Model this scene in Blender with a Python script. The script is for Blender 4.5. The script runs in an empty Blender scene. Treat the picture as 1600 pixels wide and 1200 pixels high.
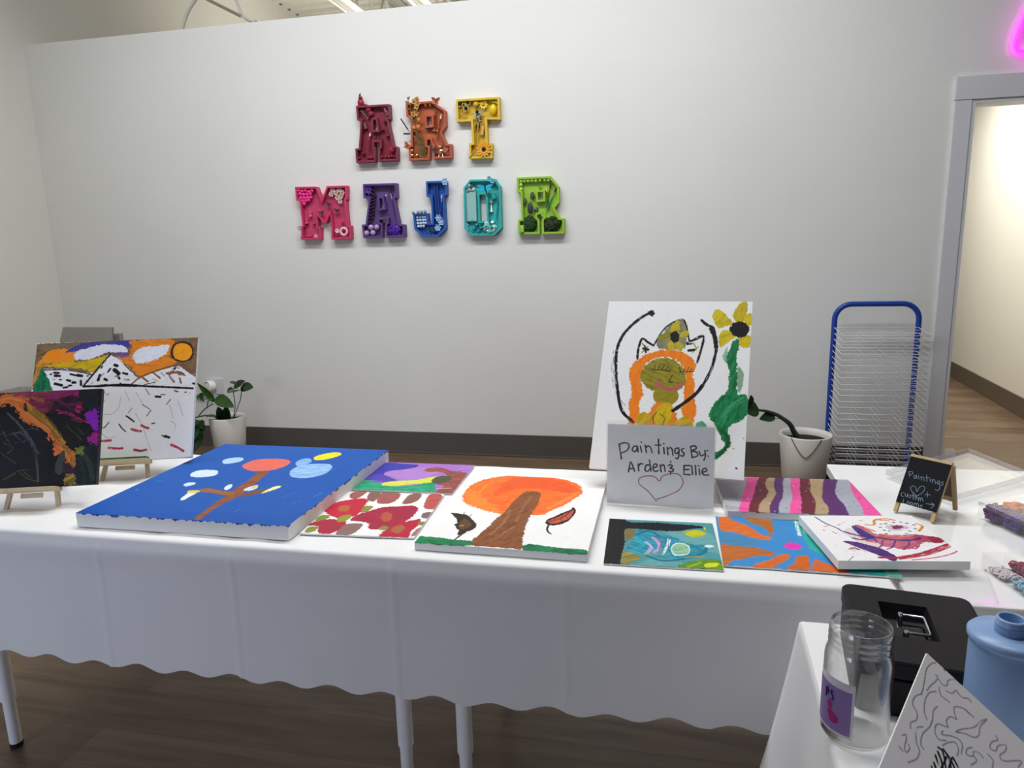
import bpy, bmesh, math, random
import numpy as np
from mathutils import Vector, Matrix, geometry
SC = bpy.context.scene
COL = SC.collection
random.seed(7)

# ---------------------------------------------------------------- camera, world, lights, exposure
def srgb(h):
    h = h.lstrip('#')
    if len(h) == 3: h = ''.join(c*2 for c in h)
    v = [int(h[i:i+2], 16)/255 for i in (0, 2, 4)]
    return tuple(c/12.92 if c <= .04045 else ((c+.055)/1.055)**2.4 for c in v)

CAM_H = 1.43
f_px, pitch, roll, yaw = 1097.185, 0.193712, -0.0260343, 0.2124215
fw = Vector((-math.sin(yaw)*math.cos(pitch), math.cos(yaw)*math.cos(pitch), -math.sin(pitch)))
rt = Vector((math.cos(yaw), math.sin(yaw), 0)); up = rt.cross(fw)
r2 = math.cos(roll)*rt + math.sin(roll)*up; u2 = -math.sin(roll)*rt + math.cos(roll)*up
cam = bpy.data.cameras.new('camera'); co = bpy.data.objects.new('camera', cam); COL.objects.link(co)
M = Matrix((r2, u2, -fw)).transposed().to_4x4(); M.translation = (0, 0, CAM_H); co.matrix_world = M
cam.sensor_width = 36; cam.lens = f_px/1600*36; cam.clip_start = .02; cam.clip_end = 60
SC.camera = co
SC.view_settings.view_transform = 'Standard'; SC.view_settings.look = 'None'
SC.view_settings.exposure = 0.0; SC.view_settings.gamma = 1; SC.view_settings.use_curve_mapping = False
W = bpy.data.worlds.new('room_daylight'); SC.world = W; W.use_nodes = True
W.node_tree.nodes['Background'].inputs[0].default_value = (.80, .84, .95, 1)
W.node_tree.nodes['Background'].inputs[1].default_value = .085

def area(name, loc, target, sx, sy, power, color):
    l = bpy.data.lights.new(name, 'AREA'); l.shape = 'RECTANGLE'; l.size = sx; l.size_y = sy
    l.energy = power; l.color = color
    o = bpy.data.objects.new(name, l); COL.objects.link(o); o.location = loc
    o.rotation_euler = (Vector(target)-Vector(loc)).to_track_quat('-Z', 'Y').to_euler()
    return o
area('ceiling_lamp_main', (-1.25, 2.8, 3.95), (-1.25, 3.15, 0), 4.0, .4, 112, (.95, .98, 1))
area('ceiling_lamp_front', (-.4, 1.5, 3.95), (-.4, 1.6, 0), 3.2, .3, 44, (1, .985, .95))
area('added_uplight_behind', (-2.4, 7.4, 2.7), (-2.4, 7.6, 6), 2.5, 1.0, 60, (1, .97, .88))  # added upward light hidden behind the partition, brightens the joists and deck
l = area('storefront_daylight', (-3.0, -1.8, 1.25), (-1.6, 1.5, .5), 1.4, 1.3, 9.5, (.66, .76, 1)); l.data.spread = math.radians(80)
area('hallway_lamp', (2.15, 6.2, 2.75), (2.15, 6.2, 0), .5, 2.4, 56, (1, .98, .93))

D = 4.584            # distance of the back wall
T = .735             # table height
LWX = -4.514         # left wall
TOPZ = 2.934         # top of the partition wall
CEZ = 4.33

# ---------------------------------------------------------------- materials
def nd(t, k, **kw):
    n = t.nodes.new(k)
    for a, b in kw.items(): setattr(n, a, b)
    return n
def mat(name, col, rough=.5, metal=0, spec=.5, var=.05, scale=14, bump=0, bscale=200, trans=0, ior=1.45, alpha=1, emit=None, es=0, coat=0, stretch=None, col2=None, sss=0):
    m = bpy.data.materials.new(name); m.use_nodes = True; t = m.node_tree; b = t.nodes['Principled BSDF']
    c = srgb(col) if isinstance(col, str) else col
    tc = nd(t, 'ShaderNodeTexCoord'); src = tc.outputs['Object']
    if stretch:
        mp = nd(t, 'ShaderNodeMapping'); mp.inputs['Scale'].default_value = stretch; t.links.new(src, mp.inputs[0]); src = mp.outputs[0]
    no = nd(t, 'ShaderNodeTexNoise'); no.inputs['Scale'].default_value = scale; no.inputs['Detail'].default_value = 4
    t.links.new(src, no.inputs['Vector'])
    rp = nd(t, 'ShaderNodeValToRGB')
    if col2: c2 = srgb(col2); lo, hi = c, c2
    else: lo = [x*(1-var) for x in c]; hi = [min(1, x*(1+var)) for x in c]
    rp.color_ramp.elements[0].color = (*lo, 1); rp.color_ramp.elements[1].color = (*hi, 1)
    rp.color_ramp.elements[0].position = .3; rp.color_ramp.elements[1].position = .7
    t.links.new(no.outputs['Fac'], rp.inputs[0]); t.links.new(rp.outputs[0], b.inputs['Base Color'])
    b.inputs['Roughness'].default_value = rough; b.inputs['Metallic'].default_value = metal
    b.inputs['Specular IOR Level'].default_value = spec
    b.inputs['Transmission Weight'].default_value = trans; b.inputs['IOR'].default_value = ior; b.inputs['Alpha'].default_value = alpha
    b.inputs['Coat Weight'].default_value = coat; b.inputs['Subsurface Weight'].default_value = sss
    if emit: b.inputs['Emission Color'].default_value = (*srgb(emit), 1); b.inputs['Emission Strength'].default_value = es
    if bump:
        n2 = nd(t, 'ShaderNodeTexNoise'); n2.inputs['Scale'].default_value = bscale; n2.inputs['Detail'].default_value = 3
        t.links.new(src, n2.inputs['Vector'])
        bp = nd(t, 'ShaderNodeBump'); bp.inputs['Strength'].default_value = bump; bp.inputs['Distance'].default_value = .002
        t.links.new(n2.outputs['Fac'], bp.inputs['Height']); t.links.new(bp.outputs[0], b.inputs['Normal'])
    return m
def wood_floor():
    m = bpy.data.materials.new('plank_floor'); m.use_nodes = True; t = m.node_tree; b = t.nodes['Principled BSDF']
    tc = nd(t, 'ShaderNodeTexCoord')
    br = nd(t, 'ShaderNodeTexBrick'); br.offset = .37; br.squash = 1
    br.inputs['Scale'].default_value = 1; br.inputs['Brick Width'].default_value = 1.22; br.inputs['Row Height'].default_value = .18
    br.inputs['Mortar Size'].default_value = .0012; br.inputs['Mortar Smooth'].default_value = .2
    br.inputs['Color1'].default_value = (*srgb('#7d6955'), 1); br.inputs['Color2'].default_value = (*srgb('#675340'), 1); br.inputs['Mortar'].default_value = (*srgb('#5a4a3c'), 1)
    t.links.new(tc.outputs['Object'], br.inputs['Vector'])
    mp = nd(t, 'ShaderNodeMapping'); mp.inputs['Scale'].default_value = (1.1, 11, 1); t.links.new(tc.outputs['Object'], mp.inputs[0])
    no = nd(t, 'ShaderNodeTexNoise'); no.inputs['Scale'].default_value = 2.4; no.inputs['Detail'].default_value = 8; no.inputs['Distortion'].default_value = .6
    t.links.new(mp.outputs[0], no.inputs['Vector'])
    mx = nd(t, 'ShaderNodeMix', data_type='RGBA', blend_type='MULTIPLY'); mx.inputs[0].default_value = .8
    rp = nd(t, 'ShaderNodeValToRGB'); rp.color_ramp.elements[0].color = (.55, .5, .45, 1); rp.color_ramp.elements[1].color = (1.1, 1.08, 1.05, 1)
    rp.color_ramp.elements[0].position = .3; rp.color_ramp.elements[1].position = .68
    t.links.new(no.outputs['Fac'], rp.inputs[0]); t.links.new(br.outputs['Color'], mx.inputs[6]); t.links.new(rp.outputs[0], mx.inputs[7])
    t.links.new(mx.outputs[2], b.inputs['Base Color']); b.inputs['Roughness'].default_value = .34; b.inputs['Specular IOR Level'].default_value = .4
    return m
def paint_mat(name='painted_canvas', rough=.5, weave=.25):
    m = bpy.data.materials.new(name); m.use_nodes = True; t = m.node_tree; b = t.nodes['Principled BSDF']
    at = nd(t, 'ShaderNodeAttribute', attribute_name='Col'); t.links.new(at.outputs['Color'], b.inputs['Base Color'])
    b.inputs['Roughness'].default_value = rough; b.inputs['Specular IOR Level'].default_value = .22
    tc = nd(t, 'ShaderNodeTexCoord'); vo = nd(t, 'ShaderNodeTexNoise'); vo.inputs['Scale'].default_value = 700
    t.links.new(tc.outputs['Object'], vo.inputs['Vector'])
    bp = nd(t, 'ShaderNodeBump'); bp.inputs['Strength'].default_value = weave; bp.inputs['Distance'].default_value = .0006
    t.links.new(vo.outputs['Fac'], bp.inputs['Height']); t.links.new(bp.outputs[0], b.inputs['Normal'])
    return m
def glassy(name, col, rough=.03, mixf=.8, fac2=.12, base=.035, power=3.5):
    # clear plastic sheet: mostly see-through with a glossy coat
    m = bpy.data.materials.new(name); m.use_nodes = True; t = m.node_tree; t.nodes.clear()
    out = nd(t, 'ShaderNodeOutputMaterial'); tr = nd(t, 'ShaderNodeBsdfTransparent'); tr.inputs[0].default_value = (*srgb(col), 1)
    gl = nd(t, 'ShaderNodeBsdfGlossy'); gl.inputs['Roughness'].default_value = rough
    df = nd(t, 'ShaderNodeBsdfDiffuse'); df.inputs[0].default_value = (.8, .8, .82, 1)
    lw = nd(t, 'ShaderNodeLayerWeight'); lw.inputs[0].default_value = .5; pw = nd(t, 'ShaderNodeMath', operation='POWER'); pw.inputs[1].default_value = power; t.links.new(lw.outputs['Facing'], pw.inputs[0]); ad = nd(t, 'ShaderNodeMath', operation='ADD'); ad.inputs[1].default_value = base; t.links.new(pw.outputs[0], ad.inputs[0])
    tc = nd(t, 'ShaderNodeTexCoord'); no = nd(t, 'ShaderNodeTexNoise'); no.inputs['Scale'].default_value = 30; t.links.new(tc.outputs['Object'], no.inputs[0])
    ml = nd(t, 'ShaderNodeMath', operation='MULTIPLY_ADD'); ml.inputs[1].default_value = .04; ml.inputs[2].default_value = fac2; t.links.new(no.outputs['Fac'], ml.inputs[0])
    m1 = nd(t, 'ShaderNodeMixShader'); m2 = nd(t, 'ShaderNodeMixShader')
    t.links.new(ml.outputs[0], m1.inputs[0]); t.links.new(tr.outputs[0], m1.inputs[1]); t.links.new(df.outputs[0], m1.inputs[2])
    m3 = nd(t, 'ShaderNodeMath', operation='MULTIPLY'); m3.inputs[1].default_value = mixf; t.links.new(ad.outputs[0], m3.inputs[0])
    t.links.new(m3.outputs[0], m2.inputs[0]); t.links.new(m1.outputs[0], m2.inputs[1]); t.links.new(gl.outputs[0], m2.inputs[2])
    t.links.new(m2.outputs[0], out.inputs[0])
    return m

# ---------------------------------------------------------------- mesh helpers
class MB:
    def __init__(s): s.v = []; s.f = []; s.sm = []
    def add(s, vs, fs, smooth=False):
        n = len(s.v); s.v += [tuple(v) for v in vs]; s.f += [tuple(i+n for i in f) for f in fs]; s.sm += [smooth]*len(fs); return s
    def box(s, a, b, mtx=None):
        (x0, y0, z0), (x1, y1, z1) = a, b
        vs = [(x0, y0, z0), (x1, y0, z0), (x1, y1, z0), (x0, y1, z0), (x0, y0, z1), (x1, y0, z1), (x1, y1, z1), (x0, y1, z1)]
        if mtx: vs = [mtx @ Vector(v) for v in vs]
        return s.add(vs, [(3, 2, 1, 0), (4, 5, 6, 7), (0, 1, 5, 4), (1, 2, 6, 5), (2, 3, 7, 6), (3, 0, 4, 7)])
    def bar(s, p, q, w, h, upv=(0, 0, 1)):
        # rectangular bar from p to q
        p, q = Vector(p), Vector(q); d = (q-p).normalized(); u = Vector(upv); sd = d.cross(u)
        if sd.length < 1e-4: sd = d.cross(Vector((0, 1, 0)))
        sd.normalize(); u = sd.cross(d)
        vs = []
        for c in (p, q):
            for a, b in ((-1, -1), (1, -1), (1, 1), (-1, 1)): vs.append(c+sd*a*w/2+u*b*h/2)
        return s.add(vs, [(0, 1, 2, 3), (7, 6, 5, 4), (0, 4, 5, 1), (1, 5, 6, 2), (2, 6, 7, 3), (3, 7, 4, 0)])
    def tube(s, pts, r, n=10, cap=True, closed=False):
        P = [Vector(p) for p in pts]; N = len(P); R = r if isinstance(r, (list, tuple)) else [r]*N
        vs = []; prev = None
        for i in range(N):
            if closed: d = P[(i+1) % N]-P[i-1]
            else: d = P[min(i+1, N-1)]-P[max(i-1, 0)]
            d.normalize()
            if prev is None:
                a = Vector((0, 0, 1)) if abs(d.z) < .9 else Vector((1, 0, 0)); sd = d.cross(a).normalized()
            else:
                sd = (prev-d*prev.dot(d)).normalized()
            prev = sd; u = d.cross(sd)
            for k in range(n):
                t = 2*math.pi*k/n; vs.append(P[i]+(sd*math.cos(t)+u*math.sin(t))*R[i])
        fs = []
        for i in range(N if closed else N-1):
            j = (i+1) % N
            for k in range(n):
                k2 = (k+1) % n; fs.append((i*n+k, i*n+k2, j*n+k2, j*n+k))
        s.add(vs, fs, True)
        if cap and not closed: s.add(vs[:n], [tuple(range(n))[::-1]]); s.add(vs[-n:], [tuple(range(n))])
        return s
    def lathe(s, prof, c=(0, 0, 0), n=40, smooth=True, axis=None):
        # prof: (radius, height) pairs
        vs = []; c = Vector(c)
        if axis is not None:
            q = Vector((0, 0, 1)).rotation_difference(Vector(axis).normalized()).to_matrix()
        for r, z in prof:
            for k in range(n):
                t = 2*math.pi*k/n; v = Vector((r*math.cos(t), r*math.sin(t), z)); vs.append(c+(q @ v if axis is not None else v))
        fs = []
        for i in range(len(prof)-1):
            for k in range(n):
                k2 = (k+1) % n; fs.append((i*n+k, i*n+k2, (i+1)*n+k2, (i+1)*n+k))
        s.add(vs, fs, smooth)
        if prof[0][0] > 1e-5: s.add(vs[:n], [tuple(range(n))[::-1]])
        if prof[-1][0] > 1e-5: s.add(vs[-n:], [tuple(range(n))])
        return s
    def ball(s, c, r, n=12, m=8, sc=(1, 1, 1), mtx=None):
        vs = []; c = Vector(c)
        for i in range(m+1):
            p = math.pi*i/m
            for k in range(n):
                t = 2*math.pi*k/n
                v = Vector((math.sin(p)*math.cos(t)*r*sc[0], math.sin(p)*math.sin(t)*r*sc[1], math.cos(p)*r*sc[2]))
                vs.append(c+(mtx @ v if mtx else v))
        fs = [(i*n+k, (i+1)*n+k, (i+1)*n+(k+1) % n, i*n+(k+1) % n) for i in range(m) for k in range(n)]
        return s.add(vs, fs, True)
    def build(s, name, m, parent=None, bevel=0, seg=2, loc=None):
        me = bpy.data.meshes.new(name)
        off = Vector(parent_loc(parent)) if parent is not None else Vector(loc or (0, 0, 0))
        me.from_pydata([tuple(Vector(v)-off) for v in s.v], [], s.f); me.update()
        me.polygons.foreach_set('use_smooth', s.sm)
        o = bpy.data.objects.new(name, me); COL.objects.link(o)
        if m: me.materials.append(m)
        if parent is not None: o.parent = parent; o['_o'] = tuple(off)
        else: o.location = off; o['_o'] = tuple(off)
        if bevel:
            b = o.modifiers.new('edge_softening', 'BEVEL'); b.width = bevel; b.segments = seg; b.limit_method = 'ANGLE'; b.angle_limit = math.radians(40)
        return o
def parent_loc(p):
    # everything is built in world coordinates; a child mesh is stored relative to its thing's base
    return p['_o'] if '_o' in p else tuple(p.location)
def thing(name, loc, label, cat, group=None):
    o = bpy.data.objects.new(name, None); COL.objects.link(o); o.location = loc; o.empty_display_size = .05; o['_o'] = tuple(loc)
    return tag(o, label, cat, group)
def tag(o, label, cat, group=None, kind=None):
    o['label'] = label; o['category'] = cat
    if group: o['group'] = group
    if kind: o['kind'] = kind
    return o
def struct(o): o['kind'] = 'structure'; return o
def smooth_path(pts, sub=6, closed=False):
    P = [Vector(p) for p in pts]; n = len(P); out = []
    for i in range(n if closed else n-1):
        p1 = P[i]; p2 = P[(i+1) % n]
        p0 = P[(i-1) % n] if (closed or i > 0) else p1*2-p2
        p3 = P[(i+2) % n] if (closed or i+2 < n) else p2*2-p1
        for k in range(sub):
            t = k/sub
            out.append(.5*((2*p1)+(p2-p0)*t+(2*p0-5*p1+4*p2-p3)*t*t+(3*p1-p0-3*p2+p3)*t**3))
    if not closed: out.append(P[-1])
    return out
def leaf(mb, base, tip, w, nrm, fold=.25, droop=.0, heart=False, n=9):
    base, tip = Vector(base), Vector(tip); d = tip-base; L = d.length; d.normalize(); nn = Vector(nrm); sd = d.cross(nn).normalized(); nn = sd.cross(d).normalized()
    vs = []; cols = (-1, -.55, 0, .55, 1)
    for i in range(n+1):
        t = i/n
        ww = w*(math.sin(math.pi*(t**.75))**.8 if not heart else (min(1, t*6)**.5)*math.cos(t*math.pi/2)**.7)
        for a in cols:
            vs.append(base+d*(L*t-(.12*L*abs(a) if heart and t < .2 else 0))+sd*a*ww/2+nn*(abs(a)*fold*ww*.5-droop*L*t*t))
    k = len(cols); fs = [(i*k+j, i*k+j+1, (i+1)*k+j+1, (i+1)*k+j) for i in range(n) for j in range(k-1)]
    m0 = len(mb.v); mb.add(vs, fs, True)
    mb.add([v-nn*.0012 for v in vs], [f[::-1] for f in fs], True)
    return mb

# ---------------------------------------------------------------- painted surfaces (brush work stored as colour of the canvas mesh)
_tab = np.random.RandomState(3).rand(256, 256).astype(np.float32)
def vnoise(x, y, seed=0):
    x = x+seed*17.31; y = y+seed*7.77
    xi = np.floor(x).astype(np.int64); yi = np.floor(y).astype(np.int64); fx = x-xi; fy = y-yi
    fx = fx*fx*(3-2*fx); fy = fy*fy*(3-2*fy)
    a = _tab[xi & 255, yi & 255]; b = _tab[(xi+1) & 255, yi & 255]; c = _tab[xi & 255, (yi+1) & 255]; d = _tab[(xi+1) & 255, (yi+1) & 255]
    return (a*(1-fx)+b*fx)*(1-fy)+(c*(1-fx)+d*fx)*fy
class Painting:
    def __init__(s, w, h, res, bg, seed):
        s.w, s.h = w, h; s.nx = int(round(w/res)); s.ny = int(round(h/res)); s.seed = seed
        s.X, s.Y = np.meshgrid(np.linspace(0, w, s.nx+1), np.linspace(0, h, s.ny+1))
        g = .985+.03*vnoise(s.X/9, s.Y/9, seed)
        s.C = np.array(srgb(bg))[None, None]*g[..., None]; s.H = np.zeros_like(s.X); s.k = 0
    def sub(s, x0, x1, y0, y1):
        i0 = max(0, int(x0/s.w*s.nx)-1); i1 = min(s.nx+1, int(x1/s.w*s.nx)+3); j0 = max(0, int(y0/s.h*s.ny)-1); j1 = min(s.ny+1, int(y1/s.h*s.ny)+3)
        return None if i0 >= i1 or j0 >= j1 else (slice(j0, j1), slice(i0, i1))
    def put(s, sl, a, col, c2, sv, n):
        c = np.array(srgb(col)); c2 = np.array(srgb(c2)) if c2 else c*.8
        t = np.clip((n-.5)*3.2*sv+.38*sv, 0, 1)[..., None]
        cc = c*(1-t)+c2*t
        s.C[sl] = s.C[sl]*(1-a[..., None])+cc*a[..., None]
        s.H[sl] = s.H[sl]*(1-a*.8)+a*(.25+.75*n)
    def poly(s, pts, col, smooth=True, c2=None, s_=.45, an=25, j=1.5, al=1):
        s.k += 1; P = np.array(pts, float)
        if smooth: P = np.array([(v.x, v.y) for v in smooth_path([(p[0], p[1], 0) for p in P], 6, True)])
        sl = s.sub(P[:, 0].min()-j, P[:, 0].max()+j, P[:, 1].min()-j, P[:, 1].max()+j)
        if sl is None: return
        X, Y = s.X[sl], s.Y[sl]; sd = s.seed+s.k
        Xw = X+(vnoise(X/4, Y/4, sd)-.5)*2*j+(vnoise(X/1.4, Y/1.4, sd+3)-.5)*j*.6; Yw = Y+(vnoise(X/4, Y/4, sd+1)-.5)*2*j
        ins = np.zeros(X.shape, bool); n = len(P)
        for i in range(n):
            x1, y1 = P[i]; x2, y2 = P[(i+1) % n]
            if y1 == y2: continue
            cnd = (y1 > Yw) != (y2 > Yw)
            ins ^= cnd & (Xw < (x2-x1)*(Yw-y1)/(y2-y1)+x1)
        r = math.radians(an); u = X*math.cos(r)-Y*math.sin(r); v = X*math.sin(r)+Y*math.cos(r)
        nn = .55*vnoise(u/30, v/2.2, sd+5)+.45*vnoise(u/14, v/5.5, sd+6)
        s.put(sl, ins*al, col, c2, s_, nn)
    def stroke(s, pts, col, w=4, dry=0):
        s.k += 1; sd = s.seed+s.k
        P = pts if len(pts) < 3 else [(v.x, v.y) for v in smooth_path([(p[0], p[1], 0) for p in pts], 5)]
        P = np.array(P, float); m = w
        sl = s.sub(P[:, 0].min()-m, P[:, 0].max()+m, P[:, 1].min()-m, P[:, 1].max()+m)
        if sl is None: return
        X, Y = s.X[sl], s.Y[sl]; best = np.full(X.shape, 1e9); S = np.zeros(X.shape); Tt = np.zeros(X.shape); acc = 0
        for (x1, y1), (x2, y2) in zip(P[:-1], P[1:]):
            dx, dy = x2-x1, y2-y1; L = math.hypot(dx, dy)+1e-6
            t = np.clip(((X-x1)*dx+(Y-y1)*dy)/(L*L), 0, 1); qx = X-x1-t*dx; qy = Y-y1-t*dy; d = np.hypot(qx, qy)
            side = (qx*-dy+qy*dx)/L; b = d < best; best[b] = d[b]; S[b] = acc+t[b]*L; Tt[b] = side[b]; acc += L
        ww = w/2*(1+.35*(vnoise(S/7, S*0+sd, sd)-.5)) if w > 2.2 else w/2
        a = np.clip((ww-best)/max(.35, s.w/s.nx*.6)+.5, 0, 1)
        if dry:
            nn = .6*vnoise(S/24, Tt/1.1, sd+2)+.4*vnoise(S/8, Tt/2.2, sd+9)
            a = a*np.clip((nn-dry*.62)/.12, 0, 1)
        s.put(sl, a, col, None, .25, vnoise(S/20, Tt/1.2, sd+4))
    def specks(s, pts, col, n=20, w=2):
        rs = np.random.RandomState(s.seed+s.k); P = np.array(pts, float); lo, hi = P.min(0), P.max(0); c = 0
        for _ in range(n*6):
            p = lo+(hi-lo)*rs.rand(2); k = 0
            for i in range(len(P)):
                x1, y1 = P[i]; x2, y2 = P[(i+1) % len(P)]
                if (y1 > p[1]) != (y2 > p[1]) and p[0] < (x2-x1)*(p[1]-y1)/(y2-y1)+x1: k ^= 1
            if not k: continue
            a = rs.rand()*6.28; l = rs.rand()*3*w
            s.stroke([(p[0], p[1]), (p[0]+l*math.cos(a), p[1]+l*math.sin(a))], col, w*(.6+.8*rs.rand())); c += 1
            if c >= n: return
    def run(s, items):
        for kd, col, flat, o in items:
            v = [float(t) for t in flat.split(',')]; pts = list(zip(v[::2], v[1::2])); o = dict(o)
            if 's' in o: o['s_'] = o.pop('s')
            if kd == 'P': s.poly(pts, col, True, **o)
            elif kd == 'Q': s.poly(pts, col, False, **o)
            elif kd == 'S': s.stroke(pts, col, **o)
            elif kd == 'K': s.specks(pts, col, **o)
PAINT = {}
PAINT['blue']=('#0a50a8',[
('P','#125fb8','8,629,-8,379,11,79,577,10,596,564,394,592',dict(al=0.35,s=0.5,an=20,j=8)),
('P','#d5e6f4','97,321,95,292,119,276,157,278,176,298,180,325,149,344,118,343',dict()),
('P','#d0e3f5','140,410,144,393,164,391,172,406,164,422,152,422',dict()),
('P','#aed0ef','118,191,114,161,140,143,166,148,178,175,166,198,143,212',dict(s=0.3)),
('P','#a2c6ec','403,276,391,240,397,196,438,174,481,172,505,200,514,257,493,296,460,312,425,302',dict(c2='#6a9fdc',s=0.8,an=15)),
('P','#8fbce8','371,183,364,143,384,121,408,146,414,178,398,206',dict(c2='#5c96d8',s=0.8)),
('P','#ffe21a','401,119,404,82,438,48,466,54,473,82,454,118,424,138',dict()),
('P','#824526','300,277,326,261,345,343,353,410,364,472,354,533,356,598,363,644,346,649,337,597,328,523,324,477,316,415,313,359',dict(c2='#a0603c',s=0.8,an=60)),
('P','#e26c5c','215,230,208,193,222,156,276,140,326,148,349,175,349,220,327,256,297,265,262,265',dict(c2='#d85a50',s=0.4)),
('P','#a0602c','217,444,236,430,287,445,323,450,343,469,317,478,268,464,238,462',dict(s=0.5)),
('P','#7a4a35','361,472,374,443,392,420,426,411,418,437,397,461,374,481',dict(s=0.5)),
('P','#eaf0f3','219,530,207,504,205,473,225,470,227,497,227,525',dict()),
('P','#e6cf4a','198,474,192,456,217,450,229,461,217,473',dict()),
('P','#dde8f2','282,426,276,398,285,390,299,417,298,437',dict()),
('P','#cfe0f4','349,432,346,411,356,394,365,386,377,411,368,434',dict()),
('P','#e8d060','357,409,359,387,369,390,371,418',dict()),
('P','#f0ec9a','414,450,414,417,422,390,436,383,440,400,428,428',dict(s=0.4)),
('S','#7fb0e4','43,398,48,385',dict(w=3,dry=0.5)),
('S','#7fb0e4','33,475,31,467',dict(w=3)),
('S','#4a8cd4','489,465,509,431',dict(w=3,dry=0.6)),
('S','#4a8cd4','574,453,584,421',dict(w=3,dry=0.6)),
('S','#4a8cd4','421,589,424,570',dict(w=3,dry=0.6)),
('S','#3f84d0','540,516,553,485',dict(w=4,dry=0.6))])
PAINT['purple']=('#a873c6',[
('P','#b98ad2','44,100,141,39,207,81,157,164,77,159',dict(al=0.7,s=0.6,an=5,j=4)),
('P','#3a39a6','-16,57,11,6,65,11,117,17,120,42,87,70,44,92,46,131,105,178,33,179,0,175',dict(s=0.5,an=-10,c2='#4f4bb4')),
('P','#5a4ab0','-1,160,38,125,113,184,61,198',dict(al=0.8,s=0.5)),
('P','#dcdf50','67,205,110,177,161,164,201,129,231,125,222,179,169,200,112,225,72,226',dict(s=0.4)),
('P','#1d9465','-2,277,-1,220,8,182,64,205,82,225,151,220,212,180,238,213,240,268,124,282',dict(c2='#3fb088',s=0.8,an=0,j=3)),
('P','#a4564c','154,63,188,34,255,67,302,86,316,160,318,271,251,273,261,210,229,185,258,130,212,80,177,84',dict(c2='#7c4440',s=0.9,an=30,j=4)),
('P','#57553a','212,172,216,127,253,115,269,151,241,191',dict(s=0.7,j=3)),
('S','#c9a0b8','266,50,299,13',dict(w=6,dry=0.5)),
('S','#d8ccc4','249,232,289,221',dict(w=5,dry=0.4)),
('S','#7a6a50','256,107,274,57',dict(w=6,dry=0.5))])
PAINT['red']=('#f1efec',[
('P','#a5605a','28,42,23,10,37,-5,63,0,63,26,52,60',dict(s=0.5)),
('P','#8c6258','86,57,75,5,92,0,108,3,114,55,109,74',dict(s=0.6)),
('P','#a85d58','118,67,110,3,136,1,167,5,174,44,163,82,133,88',dict(s=0.6)),
('P','#86665c','196,79,195,22,208,2,231,6,234,51,218,81',dict(s=0.6,c2='#a04c48')),
('P','#b8504e','265,104,256,56,255,7,279,0,296,21,310,88,303,113,282,118',dict(s=0.6,c2='#c8625c')),
('P','#c8b060','314,57,305,13,321,2,321,38',dict()),
('P','#8f9040','97,148,95,112,122,110,123,140,111,155',dict()),
('P','#c2223a','2,156,-1,114,13,82,43,61,73,52,93,69,99,118,101,176,77,195,46,195',dict(s=0.5,c2='#d03048',j=3)),
('P','#b8803c','31,136,35,111,53,110,66,133,58,157',dict(al=0.6,j=4)),
('P','#a3203c','96,210,103,170,128,139,150,114,193,104,226,95,250,111,254,158,242,219,219,252,182,266,162,258,151,227,117,219',dict(s=0.5,c2='#b83050',j=3)),
('P','#c4663e','169,182,171,147,194,163,202,201,189,213',dict(al=0.7,j=4)),
('P','#ae2c42','-4,251,16,217,47,209,88,222,96,263,77,301,47,298,27,259',dict(s=0.5,j=3)),
('P','#be223c','207,304,212,258,234,220,261,196,280,189,286,226,278,267,279,307,237,309',dict(s=0.5,j=3)),
('P','#a87a40','223,252,241,230,256,249,249,280,231,277',dict(al=0.7,j=4)),
('P','#8a9038','3,218,4,190,23,183,34,199,24,216,13,226',dict()),
('P','#97983c','65,224,58,191,77,173,90,183,86,217',dict()),
('P','#8a9038','10,297,7,266,28,261,34,284,22,299',dict()),
('P','#8f8c40','190,260,197,239,213,248,208,269',dict()),
('P','#8a8040','278,210,293,204,307,203,308,229,286,226',dict()),
('P','#82706a','95,304,92,264,98,237,138,233,141,270,132,302',dict(s=0.6,c2='#a0605a')),
('P','#7f6a68','276,167,276,144,299,139,308,164,300,181,282,180',dict()),
('P','#a87470','285,292,288,251,306,236,309,275,294,296',dict())])
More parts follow.
